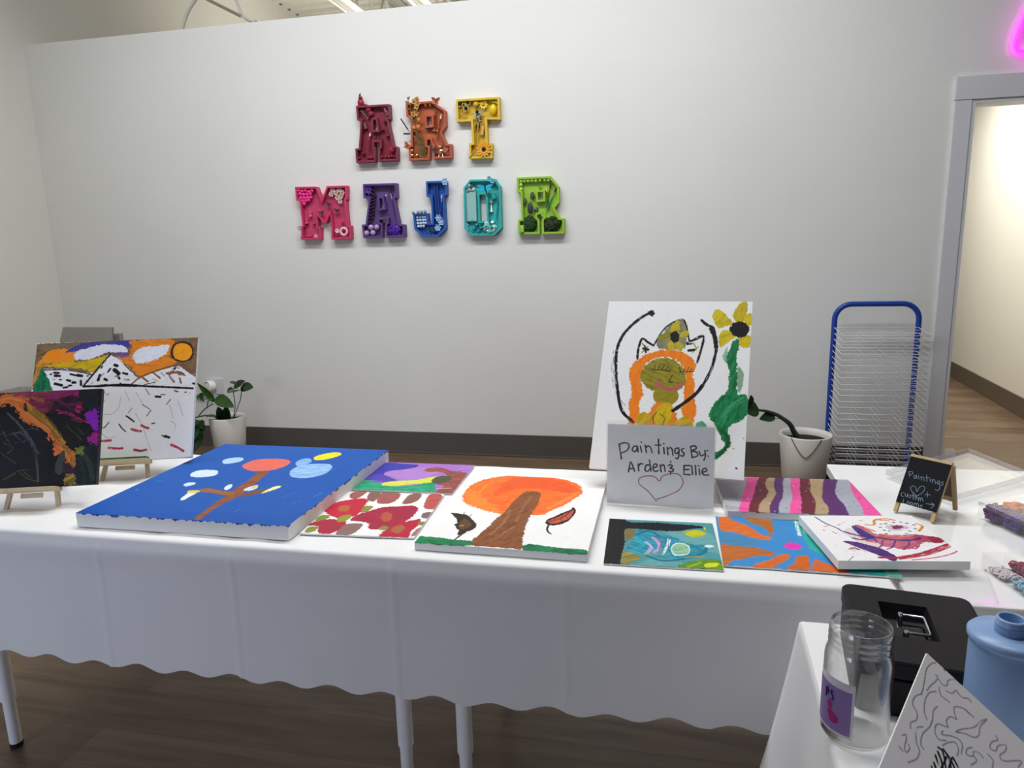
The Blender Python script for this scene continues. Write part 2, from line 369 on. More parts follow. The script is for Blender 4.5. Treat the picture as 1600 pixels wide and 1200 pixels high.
PAINT['tree']=('#f3f1ef',[
('P','#f4661f','31,208,20,163,23,95,52,39,97,6,160,-10,226,-8,285,12,327,45,342,80,349,120,334,162,314,209,290,255,266,289,238,300,201,304,163,303,111,282,69,257,44,234',dict(c2='#f98230',s=0.9,an=10,j=4)),
('P','#ee5220','123,23,205,-3,297,36,337,92,309,120,245,106,162,106,115,172,108,208,107,102',dict(al=0.75,s=0.6,an=-15,j=9)),
('P','#f98f32','30,197,27,126,76,178,136,258,162,300,111,282,63,253',dict(al=0.8,s=0.5,an=40,j=8)),
('S','#f99a4a','62,157,73,69,126,35',dict(w=6,dry=0.7)),
('S','#fa8a3a','54,204,105,230,149,245',dict(w=8,dry=0.6)),
('S','#e84a18','103,219,146,235,160,189',dict(w=6,dry=0.6)),
('S','#fb9a50','273,247,309,177,336,116',dict(w=9,dry=0.6)),
('P','#8f5430','182,151,189,132,211,123,231,129,239,160,242,220,238,283,238,342,242,396,247,447,258,502,230,503,197,504,162,503,136,502,131,478,138,439,147,393,154,345,163,305,169,263,172,209',dict(c2='#74431f',s=0.9,an=65,j=3)),
('S','#a86f48','178,272,181,351,165,435',dict(w=9,dry=0.6)),
('S','#9c6640','214,158,208,247,210,346',dict(w=9,dry=0.6)),
('S','#a9704a','211,383,194,421,176,475',dict(w=7,dry=0.6)),
('P','#168650','-5,508,-8,471,18,471,47,471,85,477,113,477,131,478,136,502,96,514,43,513,-1,514',dict(c2='#0c5a36',s=0.9,an=0,j=2)),
('P','#168650','259,506,256,483,274,472,309,478,353,483,401,485,408,519,365,521,316,517,276,515',dict(c2='#0c5a36',s=0.9,an=0,j=2)),
('P','#33251a','29,317,38,314,63,318,76,323,100,354,117,384,116,412,103,429,93,451,84,439,85,425,70,405,62,388,65,378,55,351',dict(j=2)),
('P','#6a4a22','71,377,75,348,95,364,106,390,97,410,83,412',dict(s=0.6,al=0.8)),
('S','#c8862e','79,393,84,392',dict(w=7)),
('S','#221a14','103,429,97,446,90,474',dict(w=5)),
('S','#221a14','66,330,63,305',dict(w=2)),
('S','#221a14','83,347,86,317',dict(w=2)),
('P','#1d120e','283,335,287,315,297,302,315,271,331,249,337,227,347,244,347,276,340,316,326,342,306,356,290,354',dict()),
('P','#cf5f3c','288,334,299,313,317,285,338,250,343,262,337,305,320,332,301,345',dict(c2='#b03a34',s=0.7)),
('S','#1d120e','287,339,320,302,340,237',dict(w=2.5)),
('S','#1d120e','306,322,298,305',dict(w=2)),
('S','#1d120e','317,305,319,276',dict(w=2)),
('S','#1d120e','327,289,331,254',dict(w=2)),
('S','#1d120e','313,308,324,328',dict(w=2)),
('S','#1d120e','325,291,335,307',dict(w=2)),
('S','#1d1412','294,353,294,379,300,398,308,408',dict(w=5)),
('S','#c9c7c4','340,426,355,421',dict(w=1.5))])
PAINT['lion']=('#efefee',[
('P','#77701c','157,129,172,105,191,78,225,59,240,86,242,122,234,151,197,155,165,153',dict(s=0.8,an=60,c2='#3a3a18',al=0.85,j=4)),
('S','#15130f','150,141,166,105,186,78,222,58,236,74,244,104,253,127,286,112',dict(w=5,dry=0.3)),
('S','#15130f','105,187,105,155,113,123,130,133,148,144',dict(w=7,dry=0.3)),
('S','#15130f','243,134,258,125,288,110,286,144,276,193',dict(w=7,dry=0.4)),
('S','#8a861c','117,166,132,148',dict(w=4)),
('S','#8a861c','115,138,133,160',dict(w=4)),
('S','#1a1812','119,154,134,157',dict(w=8,dry=0.3)),
('S','#1a1812','123,145,128,166',dict(w=5,dry=0.3)),
('S','#b8a81c','265,139,272,153',dict(w=4)),
('S','#b8a81c','261,162,276,144',dict(w=4)),
('S','#1a1812','250,157,266,154',dict(w=8,dry=0.3)),
('S','#1a1812','244,138,264,134',dict(w=5,dry=0.3)),
('P','#f4891a','108,190,134,169,176,157,213,158,246,168,268,188,274,208,265,225,273,253,275,292,283,330,280,358,276,374,249,354,242,333,248,305,246,271,248,237,238,209,216,187,183,179,146,189,127,213,121,242,127,277,132,299,124,328,130,361,121,379,116,407,84,409,98,386,98,358,92,330,99,295,91,261,85,232,93,205',dict(c2='#ee7a1c',s=0.7,an=80,j=3)),
('P','#9c8f2a','118,237,127,213,147,192,178,181,210,187,238,209,248,237,245,266,231,280,203,287,171,286,141,276,126,259',dict(c2='#80761f',s=0.9,an=-20,j=3)),
('P','#9c8d1e','166,285,223,281,231,305,216,322,190,323,165,312',dict(s=0.7,c2='#857a1c')),
('P','#ee8428','151,355,174,317,211,329,228,345,230,377,196,396,150,402',dict(s=0.5,j=4)),
('P','#b5655a','161,261,173,254,190,268,212,270,242,254,240,266,218,283,192,282,175,274',dict(s=0.4)),
('P','#cbb61c','192,93,206,63,217,68,219,98,209,107',dict(s=0.6,c2='#8f861c')),
('P','#8f8a1e','159,114,193,99,200,114,168,126',dict(s=0.6)),
('P','#c0ae1c','216,106,243,94,243,110,221,117',dict(s=0.6)),
('P','#c8b41c','188,136,200,125,209,152,195,156',dict(s=0.5)),
('P','#c0ae1c','214,128,232,139,230,158,213,150',dict(s=0.5)),
('P','#17140f','196,102,211,97,221,113,215,131,201,130,194,117',dict()),
('P','#d1ad10','120,370,129,353,145,350,159,362,159,387,150,402,129,403',dict(s=0.8,c2='#a98d14',an=60)),
('P','#d9b512','165,365,175,336,195,319,216,323,219,351,208,384,180,397',dict(s=0.8,c2='#b89812',an=60)),
('P','#d6b010','213,390,230,372,249,357,265,359,276,374,276,396,222,400',dict(s=0.8,c2='#b08e12',an=20)),
('S','#5f5716','171,381,166,365,174,348',dict(w=3)),
('S','#7a6e18','184,353,198,363,195,385',dict(w=3)),
('P','#26241c','157,395,195,387,211,393,201,401,160,404',dict()),
('S','#14120f','150,219,170,219,187,221,202,224',dict(w=2.4)),
('S','#14120f','157,219,159,205',dict(w=2)),
('S','#14120f','168,218,172,204',dict(w=2)),
('S','#14120f','178,219,185,204',dict(w=2)),
('S','#14120f','189,221,197,209',dict(w=2)),
('S','#14120f','198,223,204,215',dict(w=2)),
('S','#14120f','232,223,227,209',dict(w=2)),
('S','#14120f','242,222,243,212',dict(w=2)),
('S','#14120f','250,222,254,208',dict(w=2)),
('S','#14120f','257,221,262,211',dict(w=2)),
('S','#14120f','265,221,269,214',dict(w=2)),
('S','#14120f','229,225,250,223,269,221',dict(w=2.4)),
('S','#14120f','210,235,204,248,202,256,212,257',dict(w=2.4)),
('S','#8a8a88','35,162,34,210,41,257,57,303,81,330',dict(w=9,dry=0.85)),
('S','#12100f','135,36,112,48,81,76,56,110,43,150,42,192,48,239,58,291,68,331,83,358,111,381',dict(w=9,dry=0.3)),
('P','#12100f','123,34,138,29,141,46,130,50',dict(j=3)),
('S','#12100f','281,62,297,76,313,85,321,114,326,149,322,183,316,212,303,246,285,281,256,310,220,341',dict(w=9,dry=0.3)),
('S','#12100f','308,88,320,114,325,143',dict(w=12,dry=0.2)),
('P','#12100f','275,56,291,67,293,78,284,71',dict()),
('S','#12100f','294,263,280,286,256,310,220,341',dict(w=10,dry=0.1)),
('P','#d8c01e','311,55,313,31,331,28,358,55,367,72,349,78,329,85',dict(s=0.8,c2='#b5a018',an=60)),
('P','#cdb41c','366,49,372,25,386,4,404,2,403,37,397,63,379,66',dict(s=0.8,c2='#a89818',an=75)),
('P','#d8c01e','397,60,403,43,416,37,419,72,405,75',dict(s=0.7)),
('P','#d8c01e','335,146,332,108,345,90,365,96,377,110,357,128',dict(s=0.7,c2='#b5a018')),
('P','#d8c01e','383,124,386,110,415,108,416,141,393,142',dict(s=0.7,c2='#b5a018')),
('P','#1c8850','367,132,382,119,388,141,382,170,386,204,388,237,390,281,414,285,421,317,413,350,380,373,371,390,381,421,369,448,339,476,338,455,357,443,363,427,350,402,341,384,320,355,323,328,341,300,362,277,366,244,361,205,352,182,361,154',dict(c2='#0e663a',s=0.95,an=70,j=3)),
('P','#75b494','345,171,357,142,356,182,353,191',dict(s=0.7,al=0.8)),
('P','#679c6c','388,204,402,220,403,253,395,278,389,265',dict(s=0.7,al=0.85)),
('S','#3aa070','405,297,372,325,350,370',dict(w=14,dry=0.6)),
('S','#0c5a34','351,386,369,406,371,432,346,465',dict(w=9,dry=0.4)),
('P','#4aa478','284,379,301,367,316,385,292,395',dict(s=0.7)),
('P','#12100f','360,87,367,69,384,63,405,69,412,89,406,108,387,114,369,107',dict(j=3)),
('S','#333','397,492,398,493',dict(w=5)),
('S','#555','386,439,390,440',dict(w=2)),
('S','#555','411,408,413,410',dict(w=2))])
PAINT['sign']=('#f6f6f6',[
('S','#36190f','31.5,53.5,34.3,73,38.1,93.8',dict(w=4)),
('S','#36190f','31.5,55.7,42.1,50.1,54.9,51.3,57.6,61.1,51,71.4,37,77.7',dict(w=4)),
('S','#36190f','77.5,57.3,69.9,59.3,66.7,68.1,72.3,73.1,78.5,66.8,79.7,57.2,82,72.7',dict(w=4)),
('S','#36190f','87.7,56.8,91.3,72.7',dict(w=4)),
('S','#36190f','89.6,45.5,90.5,46.3',dict(w=4)),
('S','#36190f','100.3,53.7,104,73.4',dict(w=4)),
('S','#36190f','101.7,61.4,107.9,56,114.3,59.2,119.1,73.6',dict(w=4)),
('S','#36190f','134.8,36.4,136.7,75',dict(w=4)),
('S','#36190f','126.7,52.6,142.1,52',dict(w=4)),
('S','#36190f','148.9,58.5,150.9,74.4',dict(w=4)),
('S','#36190f','148.7,47.4,149.2,48.2',dict(w=4)),
('S','#36190f','158,56.9,160.5,76.9',dict(w=4)),
('S','#36190f','159.4,63.2,165.5,57.8,170.6,61.9,173.4,77.6',dict(w=4)),
('S','#36190f','187,57.8,179.6,60.2,178.2,69.3,184,72.9,188,65,187.8,57.7,189,74.8,185.9,86.1,180.1,85',dict(w=4)),
('S','#36190f','200.6,58.5,194.9,61.7,197.9,67.6,202.1,72.5,199,79,193.6,78',dict(w=4)),
('S','#36190f','218.1,52.2,222.8,81.8',dict(w=4)),
('S','#36190f','218.1,53,228.7,50.5,232.9,57.1,222.4,64.3,233.9,66.8,236.6,76.1,223.6,81.8',dict(w=4)),
('S','#36190f','240.4,64.8,244.7,75.7,252.8,72.8',dict(w=4)),
('S','#36190f','254.9,61.6,256.1,76.9,253.1,87.2',dict(w=4)),
('S','#36190f','260.6,61.4,261.4,61.8',dict(w=4)),
('S','#36190f','263,76.1,263.8,76.5',dict(w=4)),
('S','#36190f','57.4,128.2,61.3,104.5,64.7,103.4,74,126.1',dict(w=4)),
('S','#36190f','58.6,120.7,71.7,117.5',dict(w=4)),
('S','#36190f','82.6,105.6,84.6,123.8',dict(w=4)),
('S','#36190f','83.5,112.5,88.5,104.9,95.7,105',dict(w=4)),
('S','#36190f','111.7,106.8,103.4,108.9,101.5,121.2,108.3,124.3,115.3,115.3',dict(w=4)),
('S','#36190f','112.4,93.8,117.1,123.9',dict(w=4)),
('S','#36190f','122.4,114.1,132.4,110.1,130.6,103.7,123.9,105.4,122,115.8,127.6,123.8,135.5,120.8',dict(w=4)),
('S','#36190f','140.2,105,143.5,123.4',dict(w=4)),
('S','#36190f','141.6,110.5,147.3,104.6,151.5,107.5,153.9,122.4',dict(w=4)),
('S','#36190f','162.3,106.1,168.1,103.6,172.3,107.7,166.6,112.7,175,115.3,172.6,121.9,163.5,121.5',dict(w=4)),
('S','#36190f','167.9,95.1,168,97.2',dict(w=4)),
('S','#36190f','168.5,123,167.8,129.5',dict(w=4)),
('S','#36190f','202.4,104.1,202.9,127.6',dict(w=4)),
('S','#36190f','202.4,104.1,217.6,103.4',dict(w=4)),
('S','#36190f','202.6,115.2,215.3,113.7',dict(w=4)),
('S','#36190f','202.9,127.6,218.5,127.7',dict(w=4)),
('S','#36190f','222.1,104,224.6,126.5',dict(w=4)),
('S','#36190f','231.5,102.7,233.6,127.3',dict(w=4)),
('S','#36190f','241.4,111.6,243.4,126.8',dict(w=4)),
('S','#36190f','239.6,103.1,240,103.6',dict(w=4)),
('S','#36190f','248.9,119.7,260.2,115.3,258.9,109.4,252,110.2,248.5,118.9,254,126.3,265.7,126.1',dict(w=4)),
('S','#b83a6c','132.9,204.2,110.1,178.1,88.6,161.9,85,149,92.5,140.8,109.3,136.8,127,138.1,139.8,148.7,147.1,135.3,167.7,127.7,189.3,128.4,199.9,142.8,199.4,155.7,189.3,171.4,164.7,185.8,133.6,198.9',dict(w=2.8))])
PAINT['stripes']=('#a9a9b2',[
('P','#c6c6cc','7,236,37,222,25,290,-3,293',dict(al=0.6,j=5)),
('Q','#f656a4','92,-40,92,-26,90,-10,89,6,88,21,86,37,83,53,79,69,75,86,70,102,65,118,61,134,57,149,54,164,50,179,47,194,43,209,39,225,35,241,32,257,28,274,24,290,24,316,410,316,410,-40',dict(j=2,s=0.35)),
('Q','#6c2230','134,-40,134,-29,129,-10,123,9,118,28,112,46,107,65,102,84,97,103,93,122,88,141,84,157,80,171,75,184,71,195,68,207,64,219,61,232,58,246,55,260,53,274,50,288,50,316,410,316,410,-40',dict(j=2,s=0.35)),
('Q','#b79a78','160,-40,160,-31,154,-12,148,8,141,27,136,46,132,63,130,78,130,90,131,102,131,115,128,129,122,146,114,164,104,182,96,200,89,217,85,232,82,246,79,259,77,272,75,285,75,316,410,316,410,-40',dict(j=2,s=0.35)),
('Q','#5c2a6c','181,-40,181,-33,176,-14,170,5,165,24,160,43,156,61,153,78,151,94,150,109,148,125,145,140,140,155,134,170,128,185,121,200,116,215,112,230,109,245,106,259,103,274,100,289,100,316,410,316,410,-40',dict(j=2,s=0.35)),
('Q','#adb0bc','204,-40,204,-35,199,-16,195,3,190,22,185,40,181,59,177,78,173,97,169,116,165,134,161,151,156,167,151,182,145,196,140,210,136,224,132,238,130,252,127,265,125,278,122,292,122,316,410,316,410,-40',dict(j=2,s=0.35)),
('Q','#f656a4','224,-40,224,-36,218,-14,212,8,207,30,201,51,197,71,194,89,192,105,190,120,189,134,186,149,182,164,178,179,173,193,168,208,164,222,160,236,157,250,154,263,151,276,148,290,148,316,410,316,410,-40',dict(j=2,s=0.35)),
('Q','#6c2230','250,-40,250,-38,244,-14,237,11,231,36,225,60,220,82,216,102,212,121,209,139,206,156,203,172,200,188,196,202,193,216,190,229,187,242,184,254,182,265,180,276,177,287,175,298,175,316,410,316,410,-40',dict(j=2,s=0.35)),
('Q','#b79a78','266,-40,266,-11,264,2,262,15,260,28,257,41,255,53,252,64,250,74,247,84,244,95,242,107,240,121,239,137,238,153,237,171,234,190,230,211,224,233,218,256,211,279,205,302,205,316,410,316,410,-40',dict(j=2,s=0.35)),
('Q','#5c2a6c','308,-40,308,-14,302,6,296,27,290,47,284,67,279,86,274,104,269,121,264,137,260,152,257,167,256,181,256,193,257,205,257,217,256,230,253,244,249,257,244,272,239,286,234,300,234,316,410,316,410,-40',dict(j=2,s=0.35)),
('Q','#adb0bc','349,-40,349,-17,341,4,333,26,325,47,318,67,312,84,308,98,305,110,303,120,302,130,301,141,300,153,300,165,300,177,301,190,300,205,299,221,297,239,295,257,293,276,291,294,291,316,410,316,410,-40',dict(j=2,s=0.35)),
('Q','#f656a4','378,-40,378,-19,373,1,368,22,363,43,358,62,354,80,351,96,349,110,348,123,346,135,345,148,344,161,343,173,342,186,342,198,340,212,338,227,335,243,332,259,329,275,326,291,326,316,410,316,410,-40',dict(j=2,s=0.35)),
('K','#33262c','31,30,272,10,214,262,6,270',dict(n=60,w=1.6)),
('K','#33262c','223,31,392,17,355,260,181,276',dict(n=46,w=1.6)),
('K','#f0e4ea','67,27,272,10,211,273,28,279',dict(n=22,w=2))])
PAINT['teal']=('#4b959a',[
('P','#79b3b4','139,64,237,61,255,106,259,176,229,163,181,125',dict(al=0.6,s=0.8,j=6)),
('Q','#14130f','0,-13,39,-7,44,56,43,151,39,205,36,267,-4,268',dict(j=3)),
('P','#15131a','33,5,57,18,109,12,164,15,225,21,232,32,209,40,162,61,108,63,62,58,39,61',dict(j=3,s=0.3)),
('P','#7d7448','42,66,62,58,68,73,63,112,48,132,42,115',dict(s=0.7)),
('P','#7f7636','38,217,49,151,57,176,64,201,82,220,65,243,40,262',dict(s=0.8,c2='#9c9450')),
('P','#68a6a6','72,270,107,221,156,223,169,237,154,270',dict(s=0.6)),
('P','#1a7b92','60,131,70,72,93,60,116,86,138,93,160,100,181,125,206,135,224,137,227,163,213,190,177,212,138,221,107,204,86,203,57,194,44,187',dict(c2='#3aa0b4',s=0.95,an=-30,j=3)),
('S','#0f5f7c','70,92,101,68,123,95',dict(w=6,dry=0.3)),
('S','#2fa6b8','67,111,86,146,61,185',dict(w=12,dry=0.5)),
('S','#b7a2cc','108,106,120,133,122,166,111,187',dict(w=9,dry=0.3)),
('S','#8a5a98','117,105,127,132,122,177',dict(w=3)),
('S','#b0b4d6','93,136,105,161,93,198',dict(w=10,dry=0.4)),
('S','#dfe9ee','142,111,140,148,130,197',dict(w=6,dry=0.5)),
('S','#dfe9ee','148,115,144,147',dict(w=4,dry=0.4)),
('P','#d2e6dc','148,165,155,139,170,128,185,135,192,159,186,189,167,200,152,197',dict()),
('P','#6fb0a0','151,164,157,144,170,134,183,141,188,159,184,184,167,193,155,190',dict(s=0.8,c2='#9cc8a4')),
('S','#c2c84a','162,163,173,144,179,169',dict(w=3)),
('S','#0f6f8e','93,210,128,230,170,217,217,182,228,154',dict(w=8,dry=0.2)),
('P','#c9c81e','181,63,197,52,219,49,235,61,225,82,198,92',dict(s=0.8,c2='#93a024')),
('S','#e0cc20','232,27,234,42',dict(w=4)),
('S','#9aa030','89,203,121,193,143,196',dict(w=5,dry=0.3)),
('S','#b0a83a','177,208,202,199,221,197',dict(w=4,dry=0.3)),
('P','#e8eef0','225,142,235,131,247,139,234,147',dict()),
('P','#6c9a1e','157,274,169,241,197,221,225,210,254,214,255,264',dict(s=0.95,c2='#3f7a28',an=10,j=4)),
('P','#d8da20','216,240,231,227,248,227,243,243,222,251',dict()),
('S','#a8b428','181,255,210,228',dict(w=5,dry=0.4)),
('S','#dfe8c8','164,261,184,261',dict(w=4,dry=0.4))])
PAINT['sun']=('#3a8acb',[
('P','#4a86a0','6,105,65,124,90,157,42,174,3,171',dict(al=0.6,s=0.6,j=5)),
('P','#2cab9b','186,-8,211,-12,240,-26,503,-67,383,314,315,313,262,296,255,263,239,249,217,198,199,163,193,90',dict(s=0.5,c2='#38b6a2',j=5)),
('P','#3a7fc0','233,260,267,272,324,279,314,297,263,292',dict(al=0.5,j=4)),
('S','#dceee8','192,5,187,91',dict(w=9,dry=0.6)),
('S','#dceee8','208,2,203,80',dict(w=10,dry=0.65)),
('S','#cfe8e2','225,0,226,50',dict(w=9,dry=0.7)),
('S','#8fd6c8','224,76,228,142',dict(w=9,dry=0.7)),
('P','#d9641c','8,-4,23,-3,41,18,69,45,88,77,103,104,120,116,111,131,83,126,42,99,8,85',dict(s=0.7,c2='#e07a34',j=3)),
('P','#ad642a','60,-23,99,-23,131,4,133,55,127,91,121,97,109,54,86,32',dict(s=0.8,c2='#c8702c',j=3)),
('P','#b4642a','1,176,28,176,70,178,90,184,115,201,106,220,72,225,42,246,21,258,-3,286',dict(s=0.8,c2='#cf7028',an=10,j=3)),
('P','#d9641c','55,286,74,261,104,236,128,208,144,205,143,222,118,258,94,285',dict(s=0.6,c2='#e07a34',j=3)),
('P','#d9641c','125,288,148,249,165,210,185,215,171,295,144,296',dict(s=0.6,c2='#b8662c',j=3)),
('P','#d9641c','193,232,210,232,232,254,246,268,265,292,225,299,182,296',dict(s=0.6,c2='#c06a30',j=3)),
('P','#e63cba','142,158,156,138,176,144,180,161,167,176,150,176',dict())])
PAINT['splash']=('#f0eeee',[
('P','#d9a4ac','68,94,101,76,129,118,137,157,93,202,57,203,42,196,72,150',dict(al=0.4,s=0.8,j=9)),
('P','#bd5266','111,59,127,76,132,110,156,113,186,117,223,113,236,117,258,125,271,148,246,160,230,156,207,164,187,187,157,194,142,187,127,180,112,157,97,150,94,110',dict(s=0.9,c2='#cf7f8c',j=4)),
('P','#8a1f38','240,126,262,129,271,148,243,160,236,148',dict(s=0.5,c2='#a83048')),
('P','#b4465c','218,117,241,121,233,148,208,156,203,141',dict(s=0.5)),
('S','#54387c','36,10,45,46,62,77,68,98,88,118,107,126',dict(w=4)),
('P','#3c2a80','101,64,112,72,120,110,128,127,113,140,101,124,96,97',dict(s=0.5,c2='#4a3c94')),
('P','#472270','46,152,65,152,89,167,115,193,126,222,124,241,110,252,98,233,80,205,57,171',dict(s=0.6,c2='#6a3f8a')),
('S','#43307c','75,134,93,143,124,130,150,141,185,146,209,141,223,131',dict(w=7)),
('S','#43307c','70,98,91,118,115,135',dict(w=5)),
('S','#7a3a80','190,149,179,172,157,193',dict(w=4)),
('S','#b0487a','209,149,201,172,184,191',dict(w=4)),
('S','#6a3a88','161,149,142,180,124,193',dict(w=4)),
('S','#8a3a70','134,149,119,176,105,188',dict(w=4)),
('S','#6a3a88','122,134,118,157',dict(w=4)),
('S','#ae2840','91,235,126,235,171,220,215,197,260,169,279,161',dict(w=9,dry=0.3)),
('S','#b83048','129,241,185,223,243,190,273,167',dict(w=8,dry=0.4)),
('S','#ce5c7c','266,157,279,167,276,189,248,214,203,234,151,246',dict(w=4)),
('P','#b894b8','176,67,202,54,228,67,214,84,183,88',dict(al=0.6,s=0.8,j=6)),
('P','#8a2a60','189,69,205,60,215,69,203,81,189,83',dict(j=3)),
('S','#de8a2c','135,57,155,56,167,29,197,20,213,29',dict(w=6,dry=0.3)),
('S','#de8a2c','127,76,139,95',dict(w=6,dry=0.3)),
('S','#de8a2c','144,111,166,119,190,122',dict(w=6,dry=0.3)),
('S','#de8a2c','254,48,260,65,238,94',dict(w=6,dry=0.3)),
('S','#de8a2c','180,28,198,32',dict(w=6,dry=0.3)),
('S','#180f1e','170,53,173,53',dict(w=4.5)),
('S','#180f1e','182,50,185,50',dict(w=4.5)),
('S','#180f1e','203,43,206,43',dict(w=4.5)),
('S','#180f1e','221,41,224,41',dict(w=4.5)),
('S','#180f1e','231,48,234,48',dict(w=4.5)),
('S','#180f1e','243,57,246,57',dict(w=4.5)),
('S','#180f1e','161,72,164,72',dict(w=4.5)),
('S','#180f1e','162,89,165,89',dict(w=4.5)),
('S','#180f1e','171,94,174,94',dict(w=4.5)),
('S','#180f1e','216,94,219,94',dict(w=4.5)),
('S','#180f1e','235,80,238,80',dict(w=4.5)),
('S','#180f1e','158,109,161,109',dict(w=4.5)),
('S','#180f1e','202,109,205,109',dict(w=4.5)),
('S','#de7a3c','35,70,48,61',dict(w=3,dry=0.3)),
('S','#de7a3c','44,98,49,110',dict(w=3,dry=0.3)),
('S','#de7a3c','71,59,80,53',dict(w=3,dry=0.3)),
('S','#de7a3c','130,33,138,29',dict(w=3,dry=0.3)),
('S','#de7a3c','88,42,92,43',dict(w=3,dry=0.3)),
('S','#de7a3c','27,87,28,94',dict(w=3,dry=0.3)),
('S','#803040','44,194,57,187,63,195',dict(w=5,dry=0.4)),
('S','#201818','21,251,39,229',dict(w=1.6)),
('K','#8a7a7a','41,42,114,76,46,246,13,232',dict(n=30,w=1.2))])
